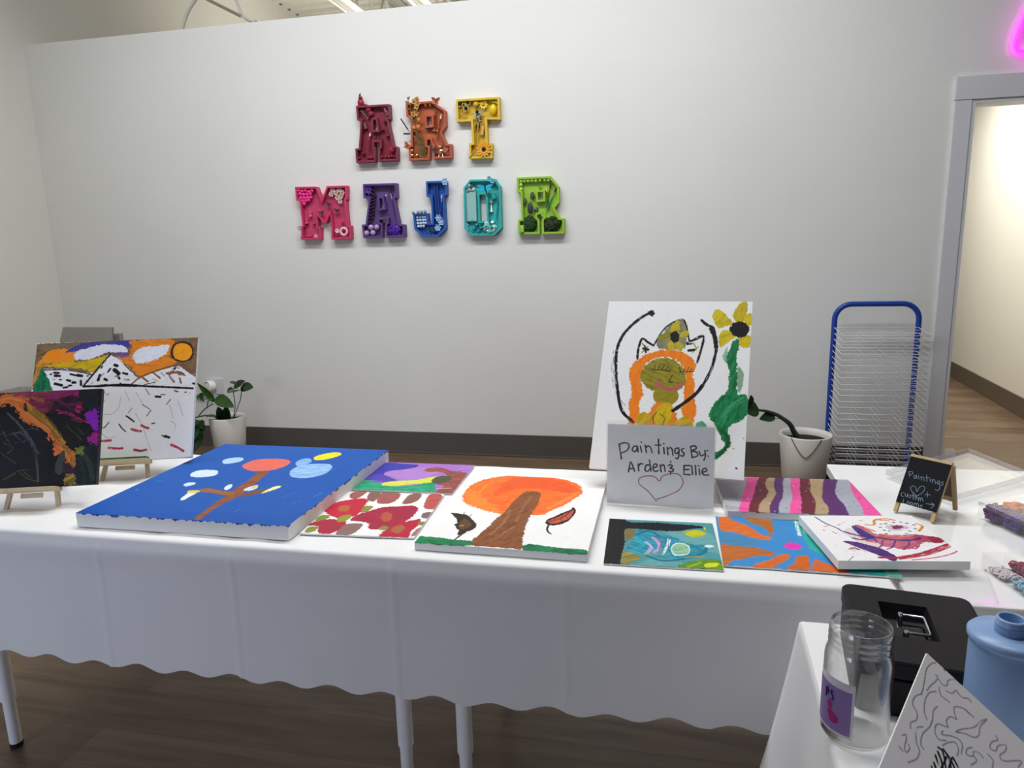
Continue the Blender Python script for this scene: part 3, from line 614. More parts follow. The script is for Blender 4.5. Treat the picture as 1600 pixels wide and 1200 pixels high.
PAINT['mountain']=('#eeedf0',[
('Q','#84664a','-9,2,510,-5,509,133,459,97,398,106,330,136,270,69,232,45,209,61,173,112,102,92,42,90,-6,166',dict(s=0.8,c2='#6a4f38',an=20)),
('P','#857050','19,8,123,6,100,26,26,28',dict(s=0.7)),
('P','#f58a18','32,34,55,22,105,24,123,32,124,69,80,73,36,71,4,80,15,61',dict(s=0.7,c2='#e09a30',j=4)),
('P','#d6b418','17,81,80,72,129,69,179,63,223,52,203,83,183,109,152,96,92,87',dict(s=0.8,c2='#b89a20',an=15,j=3)),
('P','#3c409c','91,33,134,8,193,2,290,2,297,15,282,28,235,18,165,23,111,35',dict(s=0.8,c2='#5a5070',an=10,j=3)),
('P','#e2e2ec','124,35,155,23,205,13,266,19,287,34,278,47,237,40,207,47,169,62,129,62,120,49',dict(s=0.4,j=3)),
('P','#ec8824','292,4,417,1,433,26,421,65,448,84,393,107,335,132,307,104,265,69,238,52,289,53,299,20',dict(s=0.8,c2='#c87a30',an=-10,j=4)),
('P','#6a4a90','238,52,257,41,288,45,291,58,269,61',dict(s=0.5,al=0.8)),
('P','#e6e6ee','306,51,327,30,368,26,413,21,413,48,381,71,331,84,310,72',dict(s=0.4,c2='#cfd0da',j=4)),
('P','#3a2c18','424,48,430,23,457,11,486,21,498,51,489,77,463,85,436,76',dict(j=2)),
('P','#f7a01c','431,48,437,26,459,18,482,27,493,51,484,73,462,80,439,70',dict(s=0.4)),
('P','#eeedf0','26,94,57,91,107,96,176,114,157,155,60,164,42,130',dict(j=2)),
('S','#55535a','30,93,82,94,133,102,179,116',dict(w=6,dry=0.4)),
('Q','#eeedf0','160,152,192,105,233,48,270,81,322,135,307,159',dict()),
('S','#2a2728','160,150,192,104,233,47',dict(w=7,dry=0.15)),
('S','#6b5a48','233,48,259,63,292,98,327,134',dict(w=5,dry=0.4)),
('Q','#eeedf0','309,158,344,129,394,109,459,97,510,141,511,174',dict()),
('S','#8a5a34','307,155,335,131,398,107,459,94',dict(w=6,dry=0.3)),
('S','#7a5a40','461,95,507,133',dict(w=12,dry=0.4)),
('S','#8e5a40','371,117,395,137',dict(w=6,dry=0.3)),
('S','#8e5a40','425,132,441,153',dict(w=6,dry=0.3)),
('S','#8e5a40','458,141,463,157',dict(w=6,dry=0.3)),
('S','#8e5a40','334,128,358,148',dict(w=6,dry=0.3)),
('P','#8e5a44','415,121,434,115,465,120,474,134,445,126,420,128',dict(j=3)),
('S','#d8b83a','373,140,391,148',dict(w=3)),
('S','#6f8fb8','398,120,409,132',dict(w=4,dry=0.4)),
('S','#5a5050','431,107,442,112,436,102,446,97,452,108,459,96',dict(w=2)),
('S','#c89040','17,77,0,147',dict(w=12,dry=0.4)),
('Q','#1d7850','25,85,46,120,66,164,-2,171,12,124',dict(c2='#0f5a3a',s=0.95,an=80,j=4)),
('S','#141214','157,155,217,156,276,154,347,163,423,170,501,178',dict(w=7,dry=0.05)),
('S','#141214','197,157,237,155,322,160',dict(w=9,dry=0.2)),
('S','#141214','271,149,279,158',dict(w=5)),
('S','#141214','347,158,381,151',dict(w=3)),
('S','#1b191a','63,104,78,106',dict(w=7.5)),
('S','#1b191a','52,109,55,109',dict(w=6.0)),
('S','#1b191a','67,114,82,116',dict(w=9.0)),
('S','#1b191a','114,111,129,116',dict(w=6.0)),
('S','#1b191a','136,116,150,119',dict(w=9.0)),
('S','#1b191a','105,131,114,134',dict(w=9.0)),
('S','#1b191a','124,140,132,141',dict(w=9.0)),
('S','#1b191a','70,142,90,148',dict(w=9.0)),
('S','#1b191a','97,156,109,155',dict(w=7.5)),
('S','#1b191a','113,150,121,150',dict(w=6.0)),
('S','#1b191a','82,128,87,129',dict(w=4.5)),
('S','#1b191a','166,120,170,120',dict(w=4.5)),
('S','#1b191a','250,86,257,89',dict(w=10.5)),
('S','#1b191a','250,103,265,116',dict(w=12.0)),
('S','#1b191a','261,122,268,134',dict(w=7.5)),
('S','#1b191a','237,98,230,109',dict(w=6.0)),
('S','#1b191a','206,119,202,135',dict(w=9.0)),
('S','#1b191a','222,133,229,137',dict(w=9.0)),
('S','#1b191a','278,115,291,119',dict(w=7.5)),
('S','#1b191a','211,89,208,95',dict(w=4.5)),
('S','#1b191a','148,135,150,149',dict(w=7.5)),
('S','#1b191a','400,202,386,200',dict(w=7.5)),
('S','#1b191a','439,108,443,104',dict(w=6.0)),
('S','#8a888c','285,137,298,139',dict(w=6,dry=0.4)),
('S','#8a888c','218,111,208,125',dict(w=4,dry=0.4)),
('S','#8a888c','254,125,264,125',dict(w=5,dry=0.4)),
('S','#8a888c','210,82,206,90',dict(w=5,dry=0.4)),
('S','#8a888c','181,148,186,142',dict(w=3,dry=0.4)),
('S','#8a888c','61,126,68,127',dict(w=3,dry=0.4)),
('S','#bd3f50','223,339,240,340,257,339',dict(w=8,dry=0.3)),
('S','#bd3f50','254,363,278,367,295,367',dict(w=8,dry=0.3)),
('S','#bd3f50','319,305,333,311,348,314',dict(w=8,dry=0.3)),
('S','#bd3f50','349,295,359,301,370,305',dict(w=8,dry=0.3)),
('S','#bd3f50','333,374,352,378,368,376',dict(w=8,dry=0.3)),
('S','#bd3f50','445,364,465,374,483,386',dict(w=8,dry=0.3)),
('S','#8a2a3c','402,195,414,195',dict(w=4)),
('S','#8a1a3c','477,190,481,190',dict(w=5)),
('S','#7a4a4a','444,183,454,187',dict(w=5)),
('S','#2a282a','219,293,234,296,247,280',dict(w=3.5,dry=0.1)),
('S','#2a282a','299,261,311,270,324,281',dict(w=5,dry=0.1)),
('S','#2a282a','279,287,288,300,301,313',dict(w=4,dry=0.1)),
('S','#2a282a','422,228,433,212',dict(w=3,dry=0.1)),
('S','#2a282a','363,264,374,246',dict(w=3,dry=0.1)),
('S','#2a282a','304,252,315,235',dict(w=2,dry=0.1)),
('S','#2a282a','352,172,366,193',dict(w=2.5,dry=0.1)),
('S','#2a282a','346,225,370,242',dict(w=2.5,dry=0.1)),
('S','#2a282a','425,335,436,339',dict(w=9,dry=0.1)),
('S','#2a282a','415,332,423,336',dict(w=5,dry=0.1)),
('S','#2a282a','380,291,389,289',dict(w=4,dry=0.1)),
('S','#2a282a','501,161,507,162',dict(w=7,dry=0.1)),
('S','#2a282a','489,200,494,191',dict(w=2,dry=0.1)),
('S','#2a282a','234,189,239,182',dict(w=2,dry=0.1)),
('S','#2a282a','214,206,229,207',dict(w=2,dry=0.1)),
('S','#a9a6aa','431,230,447,279',dict(w=1.6,dry=0.3)),
('S','#a9a6aa','457,218,476,270',dict(w=1.6,dry=0.3)),
('S','#a9a6aa','355,306,369,344,383,379',dict(w=1.6,dry=0.3)),
('S','#a9a6aa','220,307,246,330,270,328',dict(w=1.6,dry=0.3)),
('S','#a9a6aa','212,249,250,253,273,233,277,196',dict(w=1.6,dry=0.3)),
('S','#a9a6aa','288,175,305,211',dict(w=1.6,dry=0.3)),
('S','#a9a6aa','323,182,346,221',dict(w=1.6,dry=0.3)),
('S','#a9a6aa','218,166,234,188',dict(w=1.6,dry=0.3)),
('S','#a9a6aa','326,252,346,285',dict(w=1.6,dry=0.3)),
('S','#a9a6aa','437,284,453,296,452,317',dict(w=1.6,dry=0.3))])
PAINT['dark']=('#151316',[
('P','#1c1b22','-1,83,115,70,166,99,219,146,200,276,14,284',dict(s=0.6,c2='#101014',j=10)),
('P','#8a2d4c','-16,0,102,-3,214,-9,300,-11,305,14,274,28,232,42,213,63,185,66,155,38,111,24,-12,45',dict(c2='#5a2434',s=0.95,an=15,j=8)),
('P','#85195f','208,-1,296,-9,294,10,244,14,217,29',dict(s=0.7,c2='#9a2a70',j=6)),
('P','#e67434','-13,26,75,8,103,3,131,10,155,38,185,66,222,101,254,155,284,179,299,194,297,224,272,215,263,185,246,192,231,176,240,154,218,138,217,120,166,99,140,79,120,47,98,35,78,45,-9,75',dict(c2='#b06a30',s=0.95,an=-40,j=6)),
('P','#a5762a','144,37,184,62,211,86,231,120,272,167,251,155,223,113,183,92,157,68',dict(s=0.95,c2='#6a5020',an=-45,j=6)),
('S','#2a2220','146,37,149,56',dict(w=9,dry=0.3)),
('S','#1c1818','78,45,88,34,106,37',dict(w=4,dry=0.2)),
('P','#151512','206,74,238,68,277,85,321,106,335,133,310,162,283,171,261,148,230,109',dict(s=0.5,c2='#22221c',j=8)),
('P','#3a1c2c','224,30,273,17,302,30,311,61,284,74,241,68,216,67',dict(s=0.9,c2='#16141a',an=30,j=9)),
('S','#a02060','273,70,299,87,324,100',dict(w=5,dry=0.5)),
('S','#8a1c50','278,87,306,98',dict(w=3,dry=0.5)),
('S','#b02868','241,68,262,66',dict(w=4,dry=0.5)),
('P','#b0206a','286,59,293,46,302,49,300,68,290,68',dict(s=0.4)),
('P','#20262a','293,-1,344,-11,349,64,326,66,306,37',dict(s=0.6,c2='#14181a',j=5)),
('P','#8420b4','312,76,326,67,349,64,352,127,336,115,324,99',dict(s=0.6,c2='#a02aa8',j=5)),
('P','#a3208a','324,151,337,130,353,134,355,179,339,165',dict(s=0.6,j=5)),
('P','#1a2926','298,187,325,163,355,177,361,278,304,277,297,231',dict(s=0.9,c2='#0f1818',an=70,j=5)),
('S','#e88a44','62,22,97,14,129,25',dict(w=10,dry=0.5)),
('S','#c86a30','76,17,110,9,153,23',dict(w=9,dry=0.5)),
('S','#d87a3a','142,60,179,88,217,120',dict(w=12,dry=0.5)),
('S','#b8842e','158,42,196,74,230,113,261,155',dict(w=10,dry=0.5)),
('S','#8a6424','170,54,208,93,242,140',dict(w=9,dry=0.5)),
('S','#6a4a1c','184,54,222,94,253,136',dict(w=7,dry=0.5)),
('S','#a8603a','110,5,152,11,192,28',dict(w=12,dry=0.5)),
('S','#7a3a4a','152,11,191,9,230,7',dict(w=12,dry=0.5)),
('S','#a03a60','117,10,166,4,208,2',dict(w=8,dry=0.5)),
('S','#c86a34','237,158,263,185,289,205',dict(w=12,dry=0.5)),
('S','#e0843c','252,170,274,193,293,220',dict(w=9,dry=0.5)),
('S','#8a6a2a','269,171,285,201,290,227',dict(w=9,dry=0.5)),
('S','#6e2048','228,26,264,43,303,41',dict(w=7,dry=0.5)),
('S','#8a2458','233,57,262,69,292,86',dict(w=5,dry=0.5)),
('S','#541c3c','243,38,275,55,308,60',dict(w=6,dry=0.5)),
('S','#2c3a30','312,188,335,222,345,263',dict(w=14,dry=0.5)),
('S','#24342e','306,202,319,240,324,269',dict(w=12,dry=0.5)),
('P','#a58a3a','268,260,281,243,299,253,301,275,273,275',dict(s=0.9,c2='#6a5a2a',j=6)),
('P','#7f803a','294,172,314,169,314,193,298,189',dict(s=0.9,c2='#3a3f20',j=7)),
('P','#3a2030','262,214,290,223,298,242,274,244,260,236',dict(s=0.8,j=6)),
('P','#3d4540','241,228,247,199,259,177,267,185,262,215,261,244,246,243',dict(s=0.4)),
('S','#4c4c54','101,62,139,101,170,151,190,203,199,262',dict(w=6,dry=0.55)),
('S','#4c4c54','127,89,162,128,193,181',dict(w=5,dry=0.55)),
('S','#4c4c54','106,125,140,120,156,143,129,149',dict(w=4,dry=0.55)),
('S','#4c4c54','97,147,123,163,110,177',dict(w=3,dry=0.55)),
('S','#4c4c54','90,176,133,207',dict(w=3,dry=0.55)),
('S','#4c4c54','91,113,119,159',dict(w=3,dry=0.55)),
('S','#4c4c54','136,116,171,110,192,115',dict(w=2,dry=0.55)),
('S','#4c4c54','119,118,142,142',dict(w=3,dry=0.55)),
('S','#4c4c54','65,130,98,117',dict(w=3,dry=0.55)),
('S','#55562a','146,234,171,253,196,262',dict(w=2,dry=0.4)),
('S','#55562a','116,246,142,230,173,228',dict(w=2,dry=0.4)),
('S','#55562a','152,228,178,250',dict(w=2,dry=0.4)),
('S','#55562a','103,253,136,237',dict(w=2,dry=0.4)),
('S','#d08a4a','278,193,296,209',dict(w=1.6,dry=0.4)),
('S','#d08a4a','275,204,293,224',dict(w=1.6,dry=0.4)),
('S','#d08a4a','168,72,187,100',dict(w=1.6,dry=0.4)),
('S','#d08a4a','193,77,219,105',dict(w=1.6,dry=0.4)),
('S','#5a5a50','280,119,310,151',dict(w=1.3,dry=0.4)),
('S','#5a5a50','293,112,316,136',dict(w=1.3,dry=0.4)),
('S','#5a5a50','265,103,280,123',dict(w=1.3,dry=0.4)),
('S','#5a5a50','312,180,334,211',dict(w=1.3,dry=0.4))])
PAINT['chalk']=('#0b0d11',[
('P','#14171c','-4.3,59.8,51.9,44.7,97.1,59.2,88.6,111,19.1,112.4',dict(al=0.5,j=8)),
('S','#8ba0b2','7.2,40,13.3,53.1',dict(w=1.15,dry=0.12)),
('S','#8ba0b2','7.6,41.5,14.5,38.1,18.1,42.7,12.3,48.6',dict(w=1.15,dry=0.12)),
('S','#8ba0b2','26.2,44.9,22.4,48.7,24.7,54,28.4,51,27.2,44.6,31.1,52.6',dict(w=1.15,dry=0.12)),
('S','#8ba0b2','33,45,36.4,52.8',dict(w=1.15,dry=0.12)),
('S','#8ba0b2','31.1,40.9,31.5,41.1',dict(w=1.15,dry=0.12)),
('S','#8ba0b2','38.7,45.1,42.5,54.2',dict(w=1.15,dry=0.12)),
('S','#8ba0b2','40.4,48.5,43.3,45.1,46.6,48.1,49.1,54',dict(w=1.15,dry=0.12)),
('S','#8ba0b2','50.6,38,56.2,54.4',dict(w=1.15,dry=0.12)),
('S','#8ba0b2','49.3,45.4,56.9,44.1',dict(w=1.15,dry=0.12)),
('S','#8ba0b2','60.8,45.4,64.1,53',dict(w=1.15,dry=0.12)),
('S','#8ba0b2','58.9,41.3,59.3,41.6',dict(w=1.15,dry=0.12)),
('S','#8ba0b2','66,45.6,69.5,53.9',dict(w=1.15,dry=0.12)),
('S','#8ba0b2','67.5,48.2,70.6,45.1,73.7,48.5,76.1,54.3',dict(w=1.15,dry=0.12)),
('S','#8ba0b2','82.6,45.3,78.7,48.2,81,53.8,84.6,50.9,82.8,44.8,88.5,60.8,86.7,69.7,80.2,68.5',dict(w=1.15,dry=0.12)),
('S','#8ba0b2','92.3,44.9,88.8,47.8,93.5,51.5,90.1,55.8',dict(w=1.15,dry=0.12)),
('S','#8ba0b2','45.2,97.4,29.6,87.9,23.2,79.9,27.2,74.1,34.8,75.8,40.5,85.2,43.2,74.3,49,68,55.6,70,55.5,80.5,48.5,92.2,39.8,98.2',dict(w=1.15,dry=0.12)),
('S','#8ba0b2','64.1,80,68.4,92.2',dict(w=1.15,dry=0.12)),
('S','#8ba0b2','61.1,87.4,72.5,85.3',dict(w=1.15,dry=0.12)),
('S','#8ba0b2','10.8,96,6.6,99.9,8.9,106.4,14.1,106.8',dict(w=1.15,dry=0.12)),
('S','#8ba0b2','15.1,97.1,17.5,103.8,22,104.1,21.5,96.8,25.3,105.5',dict(w=1.15,dry=0.12)),
('S','#8ba0b2','30.3,97.4,26.9,100.4,31.2,102.6,28.8,106.5',dict(w=1.15,dry=0.12)),
('S','#8ba0b2','33.6,91.8,38.1,106.8',dict(w=1.15,dry=0.12)),
('S','#8ba0b2','32.1,98.5,39.5,97.1',dict(w=1.15,dry=0.12)),
('S','#8ba0b2','42.7,98.5,41.2,102.8,45,106.3,47.4,102.6,43,98.4',dict(w=1.15,dry=0.12)),
('S','#8ba0b2','49.2,99,51.7,107.5',dict(w=1.15,dry=0.12)),
('S','#8ba0b2','50.5,101.3,52.6,98.7,56.2,106.1',dict(w=1.15,dry=0.12)),
('S','#8ba0b2','54.8,100.4,57.3,98.1,62.1,106',dict(w=1.15,dry=0.12)),
('S','#8ba0b2','16.4,113.2,17.9,122.6,25.9,122.9',dict(w=1.15,dry=0.12)),
('S','#8ba0b2','27.9,115.3,26.3,119.7,30.3,123.2,32.7,119.3,28.2,115.2',dict(w=1.15,dry=0.12)),
('S','#8ba0b2','36.4,115.1,34.8,119.5,38.7,122.9,41.1,119.1,36.7,115',dict(w=1.15,dry=0.12)),
('S','#8ba0b2','43.5,115.3,45.2,123.3',dict(w=1.15,dry=0.12)),
('S','#8ba0b2','44.4,118.2,47,115.1,50.6,122.5',dict(w=1.15,dry=0.12)),
('S','#8ba0b2','49.2,116.7,52.3,114.2,56.1,122.3',dict(w=1.15,dry=0.12)),
('S','#8ba0b2','62.7,115,58.6,117.7,63,119.5,60,123.5',dict(w=1.15,dry=0.12)),
('S','#8ba0b2','70.2,108.9,88.3,107.7',dict(w=1.15,dry=0.12)),
('S','#8ba0b2','81.3,103.7,88.6,107.6,83.7,117.8',dict(w=1.15,dry=0.12))])
PAINT['drawing']=('#e4e0e2',[
('S','#8f8b90','12,2,8,9,6,21,8,35,10,48,10,55',dict(w=1.5,dry=0.15)),
('S','#8f8b90','11,54,6,63,6,75,13,80,15,88,11,97,13,103',dict(w=1.5,dry=0.15)),
('S','#8f8b90','22,1,23,0,24,2',dict(w=1.5,dry=0.15)),
('S','#8f8b90','16,17,19,17,19,24,16,34,14,45',dict(w=1.5,dry=0.15)),
('S','#8f8b90','21,19,27,21,31,16,30,10,36,1,42,0',dict(w=1.5,dry=0.15)),
('S','#8f8b90','23,36,17,45,16,59,19,71,24,77',dict(w=1.5,dry=0.15)),
('S','#8f8b90','24,28,28,35,33,35,39,34',dict(w=1.5,dry=0.15)),
('S','#8f8b90','32,24,38,21,41,13,44,14,50,14,55,9,59,10',dict(w=1.5,dry=0.15)),
('S','#8f8b90','29,52,27,61,29,71,29,82',dict(w=1.5,dry=0.15)),
('S','#8f8b90','66,25,54,26,45,34,47,41,51,46',dict(w=1.5,dry=0.15)),
('S','#8f8b90','51,46,44,50,42,59,45,64,35,71,35,82,41,86,48,80',dict(w=1.5,dry=0.15)),
('S','#8f8b90','54,26,60,26,66,25',dict(w=1.5,dry=0.15)),
('S','#8f8b90','54,60,59,51,69,37,74,22,79,13',dict(w=1.5,dry=0.15)),
('S','#8f8b90','54,61,63,53,72,48,76,40,75,29,79,14',dict(w=1.5,dry=0.15)),
('S','#8f8b90','42,73,42,78,51,70,59,66,64,69,65,79',dict(w=1.5,dry=0.15)),
('S','#8f8b90','46,89,51,79,57,73,62,78,62,85',dict(w=1.5,dry=0.15)),
('S','#8f8b90','23,89,18,96,19,103,23,112,28,117,28,127,22,139',dict(w=1.5,dry=0.15)),
('S','#8f8b90','29,82,25,98,27,109,31,111',dict(w=1.5,dry=0.15)),
('S','#8f8b90','8,118,11,114,13,119,14,128,17,131,19,124,16,121',dict(w=1.5,dry=0.15)),
('S','#8f8b90','9,132,14,133',dict(w=1.5,dry=0.15)),
('S','#8f8b90','73,61,69,68,70,74,76,70,76,64,81,60,86,61',dict(w=1.5,dry=0.15)),
('S','#8f8b90','92,23,95,26,90,34,90,43,96,40,97,32,104,23,105,30,101,41,106,43,122,25,121,35',dict(w=1.5,dry=0.15)),
('S','#8f8b90','77,68,81,71,77,81',dict(w=1.5,dry=0.15)),
('S','#8f8b90','89,52,96,54,97,63',dict(w=1.5,dry=0.15)),
('S','#1c1a1e','43,95,48,95,53,103,59,116',dict(w=2.4,dry=0.3)),
('S','#1c1a1e','44,100,50,106,55,115',dict(w=2.4,dry=0.3)),
('S','#1c1a1e','48,92,56,96,62,107',dict(w=2.4,dry=0.3)),
('S','#1c1a1e','53,93,61,98,68,106',dict(w=2.4,dry=0.3)),
('S','#1c1a1e','59,91,65,95',dict(w=2.4,dry=0.3)),
('S','#1c1a1e','43,106,49,113',dict(w=2.4,dry=0.3)),
('S','#1c1a1e','63,95,70,98',dict(w=2.4,dry=0.3)),
('S','#1c1a1e','44,115,50,121',dict(w=2.4,dry=0.3)),
('S','#1c1a1e','43,121,48,127',dict(w=2.4,dry=0.3)),
('S','#1c1a1e','53,97,52,113',dict(w=2.4,dry=0.3)),
('S','#1c1a1e','58,93,59,109',dict(w=2.4,dry=0.3))])
PM = paint_mat(); PM_PAPER = paint_mat('marker_on_paper', .55, .05); PM_CHALK = paint_mat('chalk_on_blackboard', .7, .1)
def canvas_mesh(name, key, w, h, th, res=1.4, bleed=2.0, relief=.00012, m=None, edge='#e9e8e6', seed=1):
    """canvas with wrapped edges; local x right, y up the picture, z out of the picture; origin at the middle of the lower back edge"""
    bg, items = PAINT[key]; p = Painting(w*1000, h*1000, res, bg, seed); p.run(items)
    ny, nx = p.X.shape
    V = np.stack([p.X/1000-w/2, h-p.Y/1000, th+p.H*relief], -1).reshape(-1, 3); Cc = p.C.reshape(-1, 3)
    idx = np.arange(nx*ny).reshape(ny, nx)
    F = np.stack([idx[:-1, :-1], idx[1:, :-1], idx[1:, 1:], idx[:-1, 1:]], -1).reshape(-1, 4)
    per = np.concatenate([idx[0, :-1], idx[:-1, -1], idx[-1, :0:-1], idx[:0:-1, 0]])
    nper = len(per); rows = max(2, int(round(th*1000/1.6)))+1
    ew = np.array(srgb(edge)); nz = vnoise(np.arange(nper)/7., np.zeros(nper), seed+40)*.7+vnoise(np.arange(nper)/2., np.zeros(nper), seed+41)*.3
    vs, cs = [V], [Cc]
    for k in range(rows):
        q = V[per].copy(); dep = th*k/(rows-1); q[:, 2] = th-dep; bl = (dep*1000 < bleed*np.clip((nz-.42)*5, 0, 2.2))[:, None]
        vs.append(q); cs.append(np.where(bl, Cc[per], ew*(1-.0*dep)))
    base = nx*ny; SF = []
    a = np.arange(nper); b = (a+1) % nper
    for k in range(rows-1):
        SF.append(np.stack([base+k*nper+a, base+k*nper+b, base+(k+1)*nper+b, base+(k+1)*nper+a], -1))
    SF = np.concatenate(SF)
    V = np.concatenate(vs); Cc = np.concatenate(cs); F = np.concatenate([F, SF[:, ::-1]])
    me = bpy.data.meshes.new(name); nf = len(F)
    back = list(range(base+(rows-1)*nper, base+rows*nper))
    me.vertices.add(len(V)); me.vertices.foreach_set('co', V.ravel().astype(np.float32))
    me.loops.add(nf*4+len(back)); me.loops.foreach_set('vertex_index', np.concatenate([F.ravel(), back]).astype(np.int32))
    me.polygons.add(nf+1); me.polygons.foreach_set('loop_start', np.arange(nf+1, dtype=np.int32)*4)
    sm = np.zeros(nf+1, bool); sm[:nf-len(SF)] = True; me.polygons.foreach_set('use_smooth', sm)
    me.update(calc_edges=True); me.validate()
    at = me.color_attributes.new('Col', 'FLOAT_COLOR', 'POINT')
    at.data.foreach_set('color', np.concatenate([Cc, np.ones((len(Cc), 1))], 1).astype(np.float32).ravel())
    me.materials.append(m or PM)
    o = bpy.data.objects.new(name, me); COL.objects.link(o)
    return o
FLAT={'blue': (-1.496, 1.466, 0, 0.61, 0.655, 0.773, 0.038), 'purple': (-0.884, 1.832, 0.8, 0.304, 0.264, 0.739, 0.004), 'red': (-0.878, 1.504, 3.3, 0.296, 0.305, 0.739, 0.004), 'tree': (-0.56, 1.463, -0.6, 0.406, 0.508, 0.753, 0.018), 'teal': (-0.117, 1.451, 1.3, 0.255, 0.259, 0.739, 0.004), 'stripes': (0.172, 1.768, 3.0, 0.37, 0.276, 0.753, 0.018), 'sun': (0.14, 1.483, -0.5, 0.356, 0.281, 0.739, 0.004), 'splash': (0.371, 1.483, 8, 0.266, 0.251, 0.765, 0.019)}
TILT={'lion': (0.012, 1.884, 0.808, -0.136, 0.54, 0.418, 0.523, 0.018), 'sign': (0.001, 1.822, 0.738, -0.03, 0.126, 0.2794, 0.2159, 0.003), 'mountain': (-1.708, 1.821, 0.795, 0.313, 0.476, 0.508, 0.4064, 0.018), 'dark': (-1.741, 1.568, 0.794, 0.308, 0.408, 0.3556, 0.2794, 0.016)}
def flat(key, name, label, cat='painting', **kw):
    x, y, a, w, h, zf, th = FLAT[key]
    o = canvas_mesh(name, key, w, h, th, **kw); a = math.radians(a)
    o.location = (x+math.cos(a)*w/2, y+math.sin(a)*w/2, zf-th); o.rotation_euler = (0, 0, a); o['_o'] = tuple(o.location)
    return tag(o, label, cat)
def tilt_matrix(c, yaw, tilt):
    rx = Vector((math.cos(yaw), math.sin(yaw), 0)); bk = Vector((-math.sin(yaw), math.cos(yaw), 0))
    u = Vector((0, 0, math.cos(tilt)))+bk*math.sin(tilt); n = rx.cross(u)
    M = Matrix((rx, u, n)).transposed().to_4x4(); M.translation = c; return M
def tilted(key, name, label, cat='painting', **kw):
    x, y, z, yw, tl, w, h, th = TILT[key]
    o = canvas_mesh(name, key, w, h, th, **kw); M = tilt_matrix((x, y, z), yw, tl)
    M.translation = M @ Vector((0, 0, -th)); o.matrix_world = M; o['_o'] = tuple(M.translation)
    return tag(o, label, cat)

# ---------------------------------------------------------------- room
m_wall = mat('painted_wall', '#e3e2de', .75, var=.015, scale=1.5, bump=.06, bscale=260)
m_wall_l = mat('painted_side_wall', '#dedbd2', .75, var=.015, scale=1.5, bump=.06, bscale=260)
m_trim = mat('white_trim', '#d7d7da', .45, var=.01)
m_base = mat('grey_rubber_base', '#56504b', .55, var=.04, scale=5)
m_base2 = mat('grey_hall_base', '#5f5548', .55, var=.04, scale=5)
m_floor = wood_floor()
m_deck = mat('painted_metal_deck', '#e4e0d4', .6, var=.02)
m_steel = mat('painted_steel', '#c9c6be', .5, var=.03)

b = MB(); b.add([(-6, -3, 0), (6, -3, 0), (6, 13, 0), (-6, 13, 0)], [(0, 1, 2, 3)]); struct(b.build('floor', m_floor))
DX0, DX1, DZ = 1.670, 2.60, 2.164
b = MB(); t = .13
b.box((LWX, D, 0), (DX0, D+t, TOPZ)); b.box((DX0, D, DZ), (DX1, D+t, TOPZ)); b.box((DX1, D, 0), (4.6, D+t, TOPZ))
struct(b.build('wall_back', m_wall))
b = MB(); b.box((LWX-.15, -3, 0), (LWX, 13, CEZ)); struct(b.build('wall_left', m_wall_l))
b = MB(); b.box((LWX, 12.8, 0), (6, 13, CEZ)); struct(b.build('wall_far', m_wall_l))
# corrugated roof deck, ribs along x
b = MB(); vs = []; fs = []; y = 4.8; prof = []
while y < 12.8:
    prof += [(y, 0), (y+.11, 0), (y+.135, .06), (y+.175, .06)]; y += .2
for (yy, zz) in prof: vs += [(LWX, yy, CEZ+zz), (2.5, yy, CEZ+zz)]
fs = [(2*i, 2*i+2, 2*i+3, 2*i+1) for i in range(len(prof)-1)]
b.add(vs, fs); struct(b.build('ceiling', m_deck))
# open web joists along y
def joist(x):
    b = MB(); z0, z1 = 3.86, 4.30
    for z in (z0, z1):
        for s in (-1, 1):
            b.box((x+s*.055-.045, 4.9, z-.005), (x+s*.055+.045, 12.7, z+.005)); b.box((x+s*.012-.004, 4.9, z-.05), (x+s*.012+.004, 12.7, z+.05))
    y = 5.0; k = 0
    while y < 12.4:
        b.bar((x, y, z0), (x, y+.3, z1), .03, .03); b.bar((x, y+.3, z1), (x, y+.6, z0), .03, .03); y += .6
    return b
for i, x in enumerate((-3.16, -2.42, -1.62)):
    o = joist(x).build('ceiling_joist', m_steel)
    tag(o, ['pale steel roof joist nearest the left wall, above the partition', 'pale steel roof joist in the middle, above the partition', 'pale steel roof joist farthest right, above the partition'][i], 'joist', 'roof joists above the partition')
m_cable = mat('white_cable', '#d9d6cc', .5)
for pts, lab in (([(-3.436,4.900,3.045), (-3.415,4.900,3.086), (-3.375,4.900,3.151), (-3.315,4.900,3.214), (-3.235,4.900,3.274)], 'thin white cable arching up behind the partition, nearer the left corner'),
                 ([(-2.996,4.900,3.227), (-2.973,4.900,3.158), (-2.949,4.900,3.097), (-2.903,4.900,3.055), (-2.845,4.900,3.038)], 'white cable curving down behind the partition, right of the sloping pipe')):
    b = MB(); b.tube(smooth_path(pts, 6), .011, 8); tag(b.build('electrical_cable', m_cable), lab, 'cable')
b = MB(); b.tube([(-4.100,6.200,3.710), (-3.734,6.200,3.518)], .014, 8); tag(b.build('conduit_pipe', m_cable), 'straight pale pipe sloping across the wall above the partition', 'pipe')
